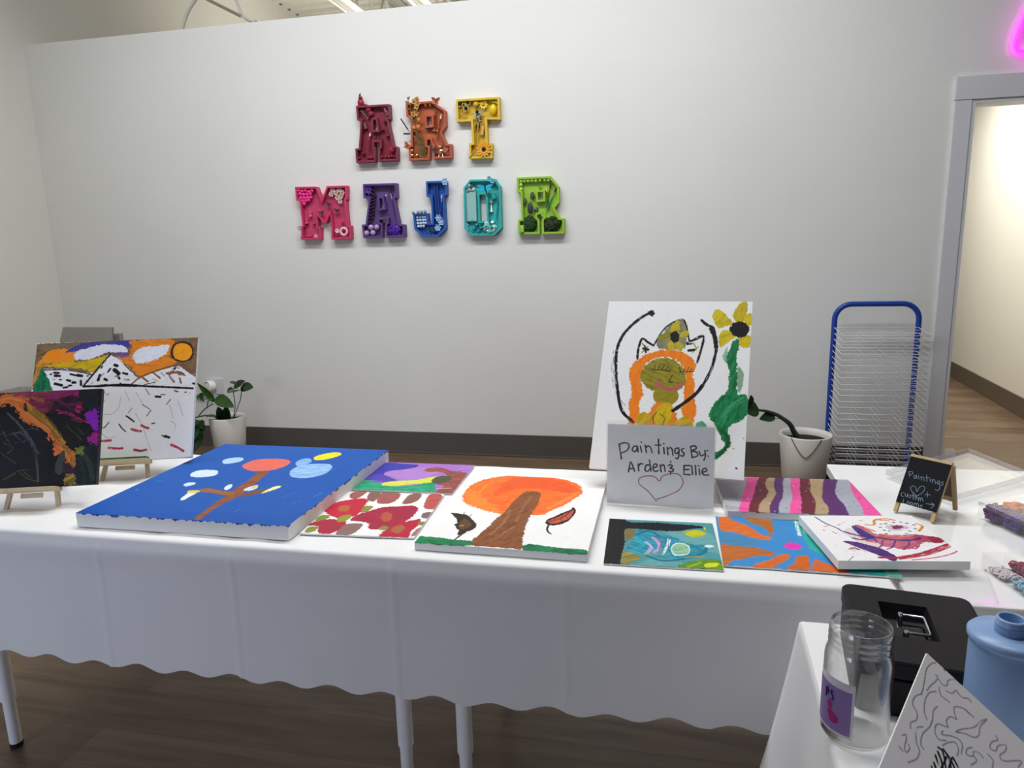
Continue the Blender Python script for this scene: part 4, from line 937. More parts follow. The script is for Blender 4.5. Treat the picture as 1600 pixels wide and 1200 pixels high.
# base boards and door trim
b = MB(); b.box((LWX, D-.012, 0), (DX0-.087, D, .155)); b.box((LWX, D-.02, 0), (DX0-.087, D-.012, .012)); struct(b.build('baseboard_back', m_base, bevel=.003))
b = MB(); b.box((LWX, -3, 0), (LWX+.012, D-.02, .155)); struct(b.build('baseboard_left', m_base))
b = MB(); c = .088
b.box((DX0-c, D-.018, 0), (DX0, D, DZ)); struct(b.build('trim_1', m_trim, bevel=.003))
b = MB(); b.box((DX0-c-.004, D-.022, DZ), (DX1+c, D, DZ+.125)); struct(b.build('trim_2', m_trim, bevel=.003))
b = MB(); b.box((DX0, D-.012, 0), (DX0+.02, D+t+.012, DZ)); b.box((DX0+.0201, D-.0119, DZ-.02), (DX1-.0201, D+t+.012, DZ)); b.box((DX1-.02, D-.012, 0), (DX1, D+t+.012, DZ)); struct(b.build('trim_3', m_trim))
b = MB(); b.box((DX1, D-.018, 0), (DX1+c, D, DZ)); struct(b.build('trim_4', m_trim, bevel=.003))
# hallway
hx = lambda y: 2.362+.0711*y
b = MB(); y0, y1 = D+t, 10.5
b.add([(hx(y0), y0, 0), (hx(y1), y1, 0), (hx(y1), y1, 2.9), (hx(y0), y0, 2.9), (hx(y0)+.1, y0, 0), (hx(y1)+.1, y1, 0), (hx(y1)+.1, y1, 2.9), (hx(y0)+.1, y0, 2.9)], [(0, 1, 2, 3), (4, 7, 6, 5), (3, 2, 6, 7), (0, 3, 7, 4), (1, 5, 6, 2)])
struct(b.build('wall_hall_right', m_wall_l))
b = MB(); b.box((1.5, D+t, 0), (1.6, 10.5, 2.9)); struct(b.build('wall_hall_left', m_wall_l))
b = MB(); b.box((1.5, 10.4, 0), (3.3, 10.5, 2.9)); struct(b.build('wall_hall_end', m_wall_l))
b = MB(); b.box((1.5, D+t, 2.9), (3.3, 10.5, 3.0)); struct(b.build('ceiling_hall', m_wall))
b = MB(); th = .012
b.add([(hx(y0)-th, y0, 0), (hx(y1)-th, y1, 0), (hx(y1)-th, y1, .155), (hx(y0)-th, y0, .155), (hx(y0), y0, .155), (hx(y1), y1, .155)], [(3, 2, 1, 0), (3, 4, 5, 2)]); struct(b.build('baseboard_hall_right', m_base2))

# ---------------------------------------------------------------- tables and cloth
m_top = mat('white_laminate', '#f0f0ef', .12, var=.01, spec=.5)
m_leg = mat('white_enamel_leg', '#f6f7f9', .3, var=.01)
m_foot = mat('black_rubber_foot', '#1c1a1a', .7)
m_cloth = mat('white_plastic_cloth', '#ecebea', .5, var=.012, scale=6, bump=.5, bscale=11)
def table(x0, x1, y0, y1, label, legs, th=.032, skew=0):
    o = thing('folding_table', ((x0+x1)/2, (y0+y1)/2, 0), label, 'table', 'white tables joined around the display')
    b = MB(); z1 = T-.006
    b.add([(x0+skew*0, y0, z1-th), (x1, y0, z1-th), (x1, y1, z1-th), (x0+skew, y1, z1-th), (x0, y0, z1), (x1, y0, z1), (x1, y1, z1), (x0+skew, y1, z1)], [(3, 2, 1, 0), (4, 5, 6, 7), (0, 1, 5, 4), (1, 2, 6, 5), (2, 3, 7, 6), (3, 0, 4, 7)])
    b.build('tabletop', m_top, o, bevel=.004)
    for lx, ly in legs:
        b = MB(); b.lathe([(.0195, .30), (.0195, z1-th)], (lx, ly, 0), 20); b.lathe([(.0205, .155), (.0205, .31)], (lx, ly, 0), 20)
        b.lathe([(.0165, .012), (.0165, .16)], (lx, ly, 0), 20); lg = b.build('leg', m_leg, o)
        b = MB(); b.lathe([(.0175, 0), (.0175, .014)], (lx, ly, 0), 20); b.build('foot', m_foot, lg)
    return o
YF = 1.425
table(-1.96, -.562, YF+.006, 2.105, 'white table at left under the easels and blue canvas, cloth covered', [(-1.872, 1.505), (-.640, 1.53), (-1.872, 2.02), (-.640, 2.02)])
table(-.560, .460, YF+.006, 2.105, 'white table in the middle under the orange tree painting and sign', [(-.478, 1.53), (.385, 1.53), (-.478, 2.02), (.385, 2.02)])
table(.486, 2.1, 1.395, 2.287, 'bare glossy white table at right holding the bead boxes and chalkboard', [(.57, 1.48), (2.0, 1.48), (.60, 2.2), (2.0, 2.2)], skew=.032)
# plastic cloth over the two front tables: top sheet plus front drape with a wavy hem
def hem(x): return .388+.0075*math.sin(x*2*math.pi/.135)+.0025*math.sin(x*23+1)+.009*math.sin(x*1.9+.7)
b = MB(); nx = 300; xs = [-2.0+i*(2.47)/nx for i in range(nx+1)]
rows = []
def wr(x, y): return .0009*math.sin(x*31+y*17)+.0007*math.sin(x*13-y*41+2)+.0006*math.sin(x*57+y*9)
for yy in [2.112-.03*i for i in range(22)]: rows.append([(x, yy, T-.0003+max(-.0042, min(0, -.0022+wr(x, yy)*(1.9 if x < -.9 else .4)))) for x in xs])
for a in (0, .3, .6, .85, 1):
    an = a*math.pi/2; rows.append([(x, YF+.008-.012*math.sin(an), T-.012+.0115*math.cos(an)) for x in xs])
nd_ = 26
for k in range(1, nd_+1):
    f = k/nd_; r = []
    for x in xs:
        z = (T-.012)*(1-f)+hem(x)*f
        bulge = .006*math.exp(-((T-.012-z)/.03-1)**2)
        cr = sum(.003*math.exp(-((x-c)/.0045)**2) for c in (-1.40, -1.02, -.60, -.2, .12))
        wav = f*f*(.0012*math.sin(x*2*math.pi/.135+.6)+.001*math.sin(x*17))+.003*math.sin(x*4.3)*f
        r.append((x, YF-.004-bulge-.012*f+wav*.8-cr, z))
    rows.append(r)
n = nx+1; vs = [p for r in rows for p in r]
b.add(vs, [(i*n+j, (i+1)*n+j, (i+1)*n+j+1, i*n+j+1) for i in range(len(rows)-1) for j in range(nx)], True)
o = b.build('tablecloth', m_cloth); tag(o, 'long white plastic cloth with wavy hem over the painting tables', 'tablecloth')
# small table at the lower right
o = thing('side_table', (.62, .92, 0), 'small table at lower right under the cash box, white cloth over it', 'table')
b = MB(); b.box((.27, .56, T-.03), (1.0, 1.262, T-.004)); b.build('tabletop', m_top, o, bevel=.004)
for lx, ly in ((.33, .62), (.94, .62), (.33, 1.2), (.94, 1.2)):
    b = MB(); b.lathe([(.016, 0), (.016, T-.03)], (lx, ly, 0), 16); b.build('leg', m_leg, o)
b = MB(); A = Vector((.262, 1.272)); Bq = Vector((.225, .545)); C2 = Vector((1.01, 1.272)); D2 = Vector((1.01, .545))
ring = []
def lerp(p, q, t): return p+(q-p)*t
N = 40
for (p, q) in ((C2, A), (A, Bq), (Bq, D2), (D2, C2)):
    for i in range(N): ring.append(lerp(p, q, i/N))
cen = Vector((.63, .92)); R = len(ring); vs = []; fs = []
levels = [(0, 0), (.5, 0)]
vs = [(p.x, p.y, T) for p in ring]
L_ = [0.0, .006, .02, .06, .12, .2, .28, .36, .45]
for li, d in enumerate(L_[1:]):
    for i, p in enumerate(ring):
        dr = (p-cen); cx = abs(dr.x)/.38; cy = abs(dr.y)/.35
        nrm = Vector((dr.x*0, 0))
        side = i//N; nrm = [Vector((0, 1)), Vector((-1, 0)), Vector((0, -1)), Vector((1, 0))][side]
        s = (i % N)/N; cornr = max(math.exp(-(s/.10)**2), math.exp(-((1-s)/.10)**2))
        dd = Vector(nrm); 
        if s < .5: pn = [Vector((0, 1)), Vector((-1, 0)), Vector((0, -1)), Vector((1, 0))][(side-1) % 4]; dd = (nrm+pn*math.exp(-(s/.12)**2))
        else: pn = [Vector((0, 1)), Vector((-1, 0)), Vector((0, -1)), Vector((1, 0))][(side+1) % 4]; dd = (nrm+pn*math.exp(-((1-s)/.12)**2))
        f = d/.45
        off = .003+f*(.022+.028*cornr+.018*math.sin(s*19+side)*f)
        vs.append((p.x+dd.x*off, p.y+dd.y*off, T-d*(1 if True else 1)))
for li in range(len(L_)-1):
    for i in range(R):
        j = (i+1) % R; fs.append((li*R+i, li*R+j, (li+1)*R+j, (li+1)*R+i))
b.add(vs, [f[::-1] for f in fs], True); b.add(vs[:R], [tuple(range(R))])
o = b.build('tablecloth', m_cloth); tag(o, 'white plastic cloth draped over the small table under the jar and cash box', 'tablecloth')

# ---------------------------------------------------------------- paintings
flat('blue', 'painting', 'large deep blue canvas of a red-topped tree lying flat', res=1.6, bleed=3.2, seed=11)
flat('purple', 'painting', 'small purple, green and red landscape panel behind the red flowers painting', res=1.3, bleed=.5, seed=12)
flat('red', 'painting', 'square white panel painted with red flowers beside the blue canvas', res=1.2, bleed=.5, seed=13)
flat('tree', 'painting', 'white canvas with a round orange tree and brown trunk lying flat', res=1.3, bleed=1.2, seed=14)
flat('stripes', 'painting', 'canvas of wavy pink, maroon, gold, purple and silver stripes', res=1.2, bleed=1, seed=15)
flat('teal', 'painting', 'small teal and black swirling painting at the table front edge', res=1.0, bleed=.5, relief=.0004, seed=16)
flat('sun', 'painting', 'blue panel with orange rays and a pink dot', res=1.2, bleed=.5, seed=17)
flat('splash', 'painting', 'white canvas splashed with purple, crimson and orange strokes', res=1.0, bleed=1, relief=.0003, seed=18)
tilted('lion', 'painting', 'tall canvas of an orange-haired face with crown and yellow flower', res=1.3, bleed=1, seed=19)
tilted('mountain', 'painting', 'white canvas of mountains under an orange sky on the rear easel', res=1.3, bleed=1.5, seed=20)
tilted('dark', 'painting', 'dark abstract canvas with orange and magenta on the front easel', res=1.2, bleed=1, relief=.0003, edge='#2a2628', seed=21)

# acrylic sign holder with the handwritten sheet
m_acr = glassy('clear_acrylic', '#ffffff', .02, mixf=.35, fac2=.03)
x, y, z, yw, tl, w, h, th = TILT['sign']; Ms = tilt_matrix((x, y, z), yw, tl)
o = thing('sign_holder', (x, y, T), 'hand-lettered paintings sign with pink heart in a clear holder', 'sign')
b = MB(); b.box((-w/2-.004, -.002, -.0042), (w/2+.004, h+.004, -.0032), Ms); b.box((-w/2-.004, -.002, .0006), (w/2+.004, h+.012, .0016), Ms)
b.bar(Ms @ Vector((-w/2, -.001, -.004)), Ms @ Vector((w/2, -.001, -.004)), .006, .003)
b.box((x-w/2, y-.012, T+.0006), (x+w/2, y+.004, T+.003)); b.build('clear_holder', m_acr, o)
p = canvas_mesh('paper_sheet', 'sign', w, h, .0006, res=.9, bleed=0, relief=0, m=PM_PAPER, seed=22)
p.parent = o; Mp = Ms.copy(); Mp.translation = Ms @ Vector((0, 0, -.0012)) - Vector(o.location); p.matrix_local = Mp
p['label'] = 'white sheet with brown marker lettering and a pink heart'

# table easels
m_pine = mat('pine_wood', '#c9b596', .55, var=.12, scale=9, stretch=(6, 6, 1), bump=.1, bscale=60)
def easel(c, yw, tl, cx, lw, h, label, green=False):
    M = tilt_matrix(c, yw, tl); fr = M @ Vector((cx, 0, -.018))
    o = thing('table_easel', (fr.x, fr.y, T), label, 'easel', 'wooden table easels')
    zc = c[2]-T
    b = MB(); a = M @ Vector((cx-lw/2, -.006, .004)); q = M @ Vector((cx+lw/2, -.006, .004)); nrm = M.to_3x3() @ Vector((0, 1, 0))
    b.bar(a, q, .045, .011, nrm); b.build('ledge', m_pine, o, bevel=.001)
    if green: b = MB(); b.bar(M @ Vector((cx-lw/2+.002, .003, .0135)), M @ Vector((cx+lw/2-.002, .003, .0135)), .022, .005, nrm); lt = b.build('ledge_top', mat('green_stained_wood', '#3e6a3a', .6, var=.35, scale=40), o); lt['label'] = 'green-painted ledge top'
    lo = -(zc-.007)/math.cos(tl)
    for s in (-1, 1):
        b = MB(); b.bar(M @ Vector((cx+s*lw*.43, lo, -.028)), M @ Vector((cx+s*.02, h, -.028)), .012, .010, M.to_3x3() @ Vector((0, 0, 1))); b.build('leg', m_pine, o, bevel=.001)
    bk = Vector((-math.sin(yw), math.cos(yw), 0)); top = M @ Vector((cx, h*.92, -.036)); ft = M @ Vector((cx, 0, -.03))+bk*(.10+h*.35*math.sin(tl)*2); ft.z = T+.0055
    b = MB(); b.bar(ft, top, .018, .009, bk); b.build('rear_leg', m_pine, o, bevel=.001)
    b = MB(); b.bar(M @ Vector((cx-lw*.30, h*.55, -.03)), M @ Vector((cx+lw*.30, h*.55, -.03)), .006, .02, nrm); b.build('crossbar', m_pine, o, bevel=.001)
    b = MB(); b.bar(M @ Vector((cx-.03, -.02, -.020)), M @ Vector((cx+.03, -.02, -.020)), .006, .014, nrm); b.build('ledge_clip', m_pine, o, bevel=.002)
    return o
for key, cx, lab in (('dark', -.004, 'small pine easel holding the dark abstract canvas'), ('mountain', .046, 'small pine easel holding the mountain canvas'), ('lion', 0, 'small pine easel behind the sign, holding the orange-haired face canvas')):
    x, y, z, yw, tl, w, h, th = TILT[key]; easel((x, y, z), yw, tl, cx, .165, .26, lab, key == 'mountain')

# ---------------------------------------------------------------- tray letters on the wall
YL = D-.045
DEC = {}
def offset(poly, d):
    n = len(poly); out = []
    for i in range(n):
        p0, p1, p2 = Vector(poly[i-1]), Vector(poly[i]), Vector(poly[(i+1) % n])
        a = (p1-p0).normalized(); c = (p2-p1).normalized(); n1 = Vector((-a.y, a.x)); n2 = Vector((-c.y, c.x))
        mth = n1+n2; L = mth.length
        if L < .2: out.append(p1+n1*d); continue
        mth /= L; out.append(p1+mth*d/max(.45, mth.dot(n1)))
    return out
def ccw(p):
    a = sum(p[i-1][0]*p[i][1]-p[i][0]*p[i-1][1] for i in range(len(p))); return list(p) if a > 0 else list(p)[::-1]
def tray_letter(label, color, dark, outer, holes, lab_floor=None):
    outer = ccw(outer); holes = [ccw(h)[::-1] for h in holes]
    xs = [p[0] for p in outer]; zs = [p[1] for p in outer]
    o = thing('letter_tray', ((min(xs)+max(xs))/2, D, min(zs)), label, 'letter', 'tray letters on the wall')
    m = mat('letter_paint', color, .45, var=.05, scale=30); mf = mat('letter_floor_paint', dark, .5, var=.06, scale=30)
    yb, yfl, rim = D-.001, D-.013, .0135
    b = MB()
    for poly in [outer]+holes:
        inn = offset(poly, rim); n = len(poly); vs = []
        for y, pl in ((yb, poly), (YL, poly), (YL, inn), (yfl, inn)): vs += [(p[0], y, p[1]) for p in pl]
        fs = []
        for k in range(3):
            for i in range(n):
                j = (i+1) % n; fs.append((k*n+i, k*n+j, (k+1)*n+j, (k+1)*n+i))
        b.add(vs, fs)
    b.build('rim', m, o, bevel=.0015)
    loops = [[Vector((p[0], p[1], 0)) for p in offset(pl, .004)] for pl in [outer]+holes]
    tri = geometry.tessellate_polygon(loops); fl = [p for l in loops for p in l]
    b = MB(); b.add([(p.x, yfl, p.y) for p in fl], tri); b.build('floor_panel', mf, o)
    return o
m_gold = mat('gold_metal', '#d8b06a', .25, metal=1, var=.05); m_copper = mat('rose_gold_metal', '#e0a890', .22, metal=1, var=.05); m_silver = mat('silver_metal', '#d8dae0', .18, metal=1, var=.03)
_mc = {}
def cm(hexc, rough=.45, **k):
    key = (hexc, rough)
    if key not in _mc: _mc[key] = mat('craft_colour', hexc, rough, var=.12, scale=60, **k)
    return _mc[key]
KS = 1.8
def grow(b, c, k=None):
    c = Vector(c); b.v = [tuple(c+(Vector(v)-c)*(k or KS)) for v in b.v]; return b
def bead(o, c, r, m, name='bead'): r *= KS; b = MB(); b.ball(c, r, 14, 8); return b.build(name, m, o)
def beads(o, pts, r, m, name='bead'):
    for p in pts: bead(o, Vector(p)+Vector((0, -r*.2, 0)), r, m, name)
def flower(o, c, r, col, ccol, n=6, layers=1, name='flower', tilt=.25):
    r *= KS; b = MB(); c = Vector(c)
    for l in range(layers):
        rr = r*(1-.28*l)
        for k in range(n):
            a = 2*math.pi*(k+.5*l)/n; d = Vector((math.cos(a), 0, math.sin(a)))
            leaf(b, c+d*rr*.12+Vector((0, -.003*l, 0)), c+d*rr+Vector((0, -rr*tilt-.004*l, 0)), rr*4.2/n, (0, -1, 0), .3, 0, n=5)
    p = b.build(name, cm(col), o)
    b = MB(); b.ball(c+Vector((0, -.004-.003*layers, 0)), r*.24, 10, 6, (1, .6, 1)); b.build('flower_center', cm(ccol), p)
    return p
def rose(o, c, r, col, name='rose'):
    r *= KS; b = MB(); c = Vector(c)
    for k in range(9):
        a = k*2.4; rr = r*(.25+.55*k/9); b.ball(c+Vector((math.cos(a)*rr*.75, -(.9-.08*k)*r*.4, math.sin(a)*rr*.75)), r*.42, 9, 6, (1, .55, 1))
    return b.build(name, cm(col, .6), o)
def brush(o, p, q, hc, tipc=None, r=.003, fm=None):
    # q is the bristle end
    r *= 1.5; p, q = Vector(p), Vector(q); d = q-p; b = MB(); b.tube([p, p+d*.2, p+d*.62], [r*.4, r, r*.9], 8); h = b.build('paintbrush', cm(hc, .3), o)
    b = MB(); b.tube([p+d*.60, p+d*.80], [r*.95, r*1.15], 10); b.build('ferrule', fm or m_gold, h)
    b = MB(); b.tube([p+d*.79, p+d*.88, q], [r*1.1, r*1.3, r*.2], 10); b.build('bristles', cm(tipc or '#2a2422', .7), h)
def butterfly(o, c, s, ang, col, edge='#2a1c14'):
    s *= KS; c = Vector(c); R_ = Matrix.Rotation(ang, 3, 'Y'); b = MB()
    for sx in (-1, 1):
        leaf(b, c, c+R_ @ Vector((sx*s*.95, -s*.35, s*.75)), s*.75, (0, -1, 0), .1, n=5); leaf(b, c, c+R_ @ Vector((sx*s*.65, -s*.3, -s*.6)), s*.6, (0, -1, 0), .1, n=5)
    w = b.build('butterfly', cm(col), o); b = MB(); b.tube([c+R_ @ Vector((0, -.004, -s*.45)), c+R_ @ Vector((0, -.005, s*.45))], s*.07, 6); b.build('butterfly_body', cm(edge), w)
def sprig(o, pts, lc, sc, n=8, l=.018, w=.007, name='leaf_sprig'):
    l *= 1.6; w *= 1.8; P = smooth_path(pts, 5); b = MB(); b.tube(P, .0022, 6); s = b.build(name, cm(sc), o); b = MB(); N = len(P)
    for k in range(n):
        i = min(N-2, int((k+.5)/n*(N-1))); d = (P[i+1]-P[i]).normalized(); sd = Vector((d.z, 0, -d.x))*(1 if k % 2 else -1)
        leaf(b, P[i], P[i]+(d*.7+sd*.8+Vector((0, -.3, 0))).normalized()*l, w, (0, -1, 0), .2, n=4)
    b.build('leaves', cm(lc), s)
def dome(o, c, r, col, name, bump=26, sc=(1, .5, 1), rough=.8, seed=1):
    r *= 1.65; rs = random.Random(seed); b = MB(); c = Vector(c); b.ball(c, r, 16, 10, sc)
    for k in range(bump):
        a = rs.random()*6.28; t = rs.random()*1.3; d = Vector((math.cos(a)*math.sin(t)*sc[0], -math.cos(t)*sc[1], math.sin(a)*math.sin(t)*sc[2])); b.ball(c+d*r*.95, r*.2, 7, 5)
    return b.build(name, cm(col, rough), o)
YD = D-.026
# A, dark red
L = tray_letter('dark red letter A tray with a small red bird on top', '#7c2a3c', '#7e2234', [(-1.974,2.355),(-1.742,2.352),(-1.741,2.260),(-1.757,2.257),(-1.728,2.091),(-1.702,2.087),(-1.704,1.998),(-1.840,1.999),(-1.834,2.090),(-1.824,2.092),(-1.822,2.120),(-1.862,2.120),(-1.864,2.093),(-1.854,2.089),(-1.861,1.997),(-1.998,1.999),(-1.998,2.089),(-1.973,2.090),(-1.947,2.261),(-1.971,2.265)], [[(-1.859,2.261),(-1.843,2.260),(-1.834,2.197),(-1.864,2.197)]])
b = MB(); c = Vector((-1.944,4.554,2.373)); b.ball(c, .013, 12, 8, (.9, .8, 1.25)); b.ball(c+Vector((.001, -.002, .016)), .008, 10, 7)
leaf(b, c+Vector((-.003, 0, .02)), c+Vector((.0, 0, .034)), .008, (0, -1, 0)); leaf(b, c+Vector((.006, 0, -.006)), c+Vector((.038, 0, -.016)), .01, (0, -1, 0)); bird = grow(b, c).build('bird', cm('#8c1c30'), L)
b = MB(); b.ball(c+Vector((.001, -.007, .015)), .0045, 8, 6); grow(b, c).build('face_mask', cm('#1c1214'), bird)
sprig(L, [(-1.948,4.558,2.341), (-1.921,4.558,2.314), (-1.895,4.558,2.282)], '#5e1626', '#4a1620', 10, .016); rose(L, (-1.892,4.554,2.330), .012, '#a01c38'); rose(L, (-1.881,4.558,2.303), .013, '#94203a')
b = MB(); b.tube([(-1.928,4.558,2.248), (-1.921,4.558,2.210)], [.013, .015], 14); b.build('thread_spool', cm('#6a3440'), L)
brush(L, (-1.912,4.558,2.062), (-1.892,4.558,2.189), '#8a2438', '#f0d8c0', .0034, m_copper)
for p in ((-1.783,4.558,2.248), (-1.803,4.558,2.197), (-1.772,4.558,2.157), (-1.946,4.558,2.055), (-1.982,4.558,2.028)): bead(L, p, .0062, cm('#6a1426', .2))
for p in ((-1.917,4.558,2.027), (-1.895,4.558,2.028), (-1.878,4.558,2.030), (-1.821,4.558,2.029), (-1.792,4.558,2.030), (-1.771,4.558,2.026), (-1.752,4.558,2.030), (-1.733,4.558,2.027)): bead(L, p, .0058, cm('#8e2430', .12))
for p in ((-1.794,4.558,2.337), (-1.780,4.558,2.328), (-1.768,4.558,2.336), (-1.770,4.558,2.306), (-1.766,4.558,2.291), (-1.779,4.558,2.315)): bead(L, p, .0052, cm('#a06068', .12))
for p in ((-1.863,4.558,2.155), (-1.839,4.558,2.152), (-1.818,4.558,2.151)): rose(L, p, .005, '#7a1830', 'rosebud')
rose(L, (-1.746,4.554,2.070), .014, '#a81436')
# R, rust
L = tray_letter('rust orange letter R tray with dried flowers spilling out', '#b0563a', '#b25a34', [(-1.632,2.352),(-1.455,2.352),(-1.366,2.288),(-1.367,2.194),(-1.397,2.156),(-1.368,2.086),(-1.335,2.083),(-1.337,1.996),(-1.465,1.998),(-1.461,2.078),(-1.471,2.091),(-1.476,2.117),(-1.496,2.118),(-1.501,2.085),(-1.481,2.075),(-1.487,1.993),(-1.627,1.995),(-1.625,2.083),(-1.610,2.088),(-1.602,2.253),(-1.630,2.267)], [[(-1.494,2.259),(-1.460,2.257),(-1.462,2.204),(-1.496,2.203)]])
for pts in (([(-1.531,4.548,2.007), (-1.569,4.544,2.144), (-1.594,4.546,2.287), (-1.618,4.538,2.387)]), ([(-1.540,4.548,2.020), (-1.573,4.544,2.161), (-1.571,4.546,2.286), (-1.560,4.538,2.358)]), ([(-1.520,4.558,2.012), (-1.531,4.558,2.076), (-1.550,4.558,2.153)])): sprig(L, pts, '#7a6030', '#5f5a30', 16, .018, .006)
for p in ((-1.571,4.538,2.355), (-1.552,4.538,2.366), (-1.549,4.538,2.341), (-1.583,4.546,2.282), (-1.564,4.546,2.286), (-1.558,4.542,2.324)): flower(L, p, .011, '#c8964a', '#8a6428', 5, 1, 'dried_flower')
def tulip(o, c, r, ang=0):
    r *= 1.7; b = MB(); c = Vector(c)
    for k in (-1, 0, 1): leaf(b, c-Vector((0, 0, r)), c+Vector((k*r*.55, -.004-.004*(k == 0), r)), r*1.1, (0, -1, 0), -.3, n=6)
    b.ball(c, r*.62, 10, 7, (1, .7, 1.2)); b.build('tulip', cm('#d07a3a'), o)
for p in ((-1.586,4.542,2.197), (-1.554,4.542,2.199), (-1.551,4.544,2.243)): tulip(L, p, .011)
for p, q in (((-1.612,4.546,2.167), (-1.666,4.538,2.253)), ((-1.606,4.546,2.161), (-1.652,4.538,2.163))):
    p, q = Vector(p), Vector(q); b = MB(); b.tube([p, q], .002, 6)
    for k in range(9): b.ball(p+(q-p)*(.3+.7*k/8), .0052, 7, 5)
    b.build('lavender_stem', cm('#39302f'), L)
butterfly(L, (-1.426,4.538,2.347), .017, .1, '#a8543a'); butterfly(L, (-1.440,4.558,2.184), .016, .2, '#a04a30'); butterfly(L, (-1.633,4.538,2.083), .016, .6, '#c06030')
for p in ((-1.502,4.558,2.333), (-1.470,4.558,2.333), (-1.608,4.554,2.057), (-1.609,4.554,2.027), (-1.575,4.554,2.025)): bead(L, p, .0075, m_gold)
brush(L, (-1.440,4.558,2.105), (-1.398,4.558,2.277), '#9c3c28', '#f2dcc0', .0028, m_copper); brush(L, (-1.435,4.558,2.155), (-1.437,4.558,2.300), '#8a3a28', '#7a2a1c', .0026, m_copper)
b = MB(); c = Vector((-1.411,4.552,2.040)); b.ball(c, .012, 12, 8, (1, .8, 1.1)); b.ball(c+Vector((0, -.006, .015)), .007, 10, 6)
for s in (-1, 1): leaf(b, c+Vector((s*.006, -.004, .002)), c+Vector((s*.034, -.012, .010)), .016, (0, -1, 0), .1); b.tube([c+Vector((s*.005, -.003, .018)), c+Vector((s*.011, -.006, .032))], [.003, .001], 6); b.tube([c+Vector((s*.006, -.003, -.008)), c+Vector((s*.008, -.006, -.02))], .003, 6)
grow(b, c).build('winged_figurine', m_copper, L)
# T, yellow
L = tray_letter('yellow letter T tray with a bee and a sunflower', '#d8b93a', '#d2ac30', [(-1.295,2.350),(-1.013,2.349),(-1.012,2.213),(-1.097,2.218),(-1.097,2.078),(-1.066,2.074),(-1.069,1.983),(-1.221,1.987),(-1.219,2.082),(-1.196,2.083),(-1.201,2.213),(-1.295,2.215)], [])
for p in ((-1.270,4.554,2.326), (-1.221,4.554,2.331), (-1.233,4.554,2.296)): flower(L, p, .013, '#d8c060', '#1c1612', 7, 1, 'daisy'); bead(L, Vector(p)+Vector((0, -.008, 0)), .0065, cm('#1c1612', .6), 'black_pompom')
rose(L, (-1.168,4.558,2.318), .012, '#dcb828', 'yellow_bloom'); flower(L, (-1.119,4.558,2.311), .017, '#e2c020', '#b89a18', 9, 1, 'yellow_flower'); sprig(L, [(-1.235,4.558,2.248), (-1.248,4.558,2.257), (-1.274,4.558,2.283)], '#c09a30', '#a88428', 6, .012)
b = MB(); b.ball((-1.057,4.552,2.277), .029, 14, 10, (.8, .6, 1.15)); b.build('lemon', cm('#e8c814', .35), L); sprig(L, [(-1.073,4.558,2.321), (-1.055,4.558,2.332), (-1.037,4.558,2.327)], '#d8bc28', '#c0a020', 6, .012)
c = Vector((-1.152,4.546,2.241)); ax = (Vector((-1.142,4.546,2.190))-Vector((-1.171,4.546,2.287))).normalized(); q = Vector((0, 0, -1)).rotation_difference(ax).to_matrix()
b = MB(); b.ball(c+ax*.004, .0085, 14, 10, (1, .8, 2.0), q); b.ball(c-ax*.017, .006, 10, 7); bee = grow(b, c).build('bee', cm('#1d1812'), L)
b = MB()
for k in range(4): b.lathe([(.0074-.0008*k, -.0012), (.0086-.0008*k, 0), (.0074-.0008*k, .0012)], c+ax*(.001+.005*k), 16, True, ax)
grow(b, c, KS*1.02).build('stripes', cm('#e8e0c8'), bee); b = MB()
sd = Vector((ax.z, 0, -ax.x))
for s in (-1, 1): leaf(b, c-ax*.008, c-ax*.006+sd*s*.026+Vector((0, -.006, .006)), .010, (0, -1, 0), .1)
grow(b, c).build('wings', cm('#a8a090', .2), bee)
brush(L, (-1.187,4.558,2.068), (-1.170,4.558,2.202), '#d0a838', None, .0028, m_gold); brush(L, (-1.173,4.558,2.059), (-1.148,4.558,2.201), '#d8b040', None, .0028, m_gold)
b = MB(); b.tube([(-1.136,4.558,2.129), (-1.125,4.558,2.182)], [.011, .011], 10); b.build('cork_vial', cm('#d8a860'), L)
b = MB(); b.tube([(-1.221,4.538,1.991), (-1.169,4.538,2.039)], .004, 6); b.build('flower_stem', cm('#a08a30'), L)
flower(L, (-1.121,4.536,2.041), .030, '#eca420', '#21150d', 13, 2, 'sunflower', .1)
# M, pink
L = tray_letter('pink letter M tray with pompoms and white flowers', '#c83a66', '#c8406c', [(-2.455,1.864),(-2.296,1.860),(-2.263,1.777),(-2.220,1.859),(-2.075,1.857),(-2.080,1.767),(-2.090,1.764),(-2.085,1.597),(-2.067,1.594),(-2.068,1.508),(-2.216,1.506),(-2.210,1.583),(-2.212,1.675),(-2.246,1.616),(-2.266,1.615),(-2.305,1.669),(-2.307,1.595),(-2.287,1.590),(-2.294,1.508),(-2.439,1.510),(-2.432,1.603),(-2.422,1.605),(-2.430,1.769),(-2.453,1.772)], [])
rs = random.Random(5); pc = [(125,775),(150,780),(175,775),(200,785),(222,775),(135,800),(160,805),(185,805),(210,800),(140,828),(165,830),(190,828),(212,825),(155,852),(178,850),(198,845),(165,872),(215,772)]
for q in [(-2.435,1.839),(-2.410,1.834),(-2.384,1.837),(-2.359,1.827),(-2.336,1.835),(-2.427,1.816),(-2.402,1.811),(-2.376,1.810),(-2.350,1.813),(-2.424,1.790),(-2.399,1.788),(-2.373,1.788),(-2.350,1.790),(-2.411,1.768),(-2.387,1.769),(-2.366,1.773),(-2.402,1.749)]: bead(L, (q[0], YD-.004, q[1]), .0078, cm('#e8388a', .35))
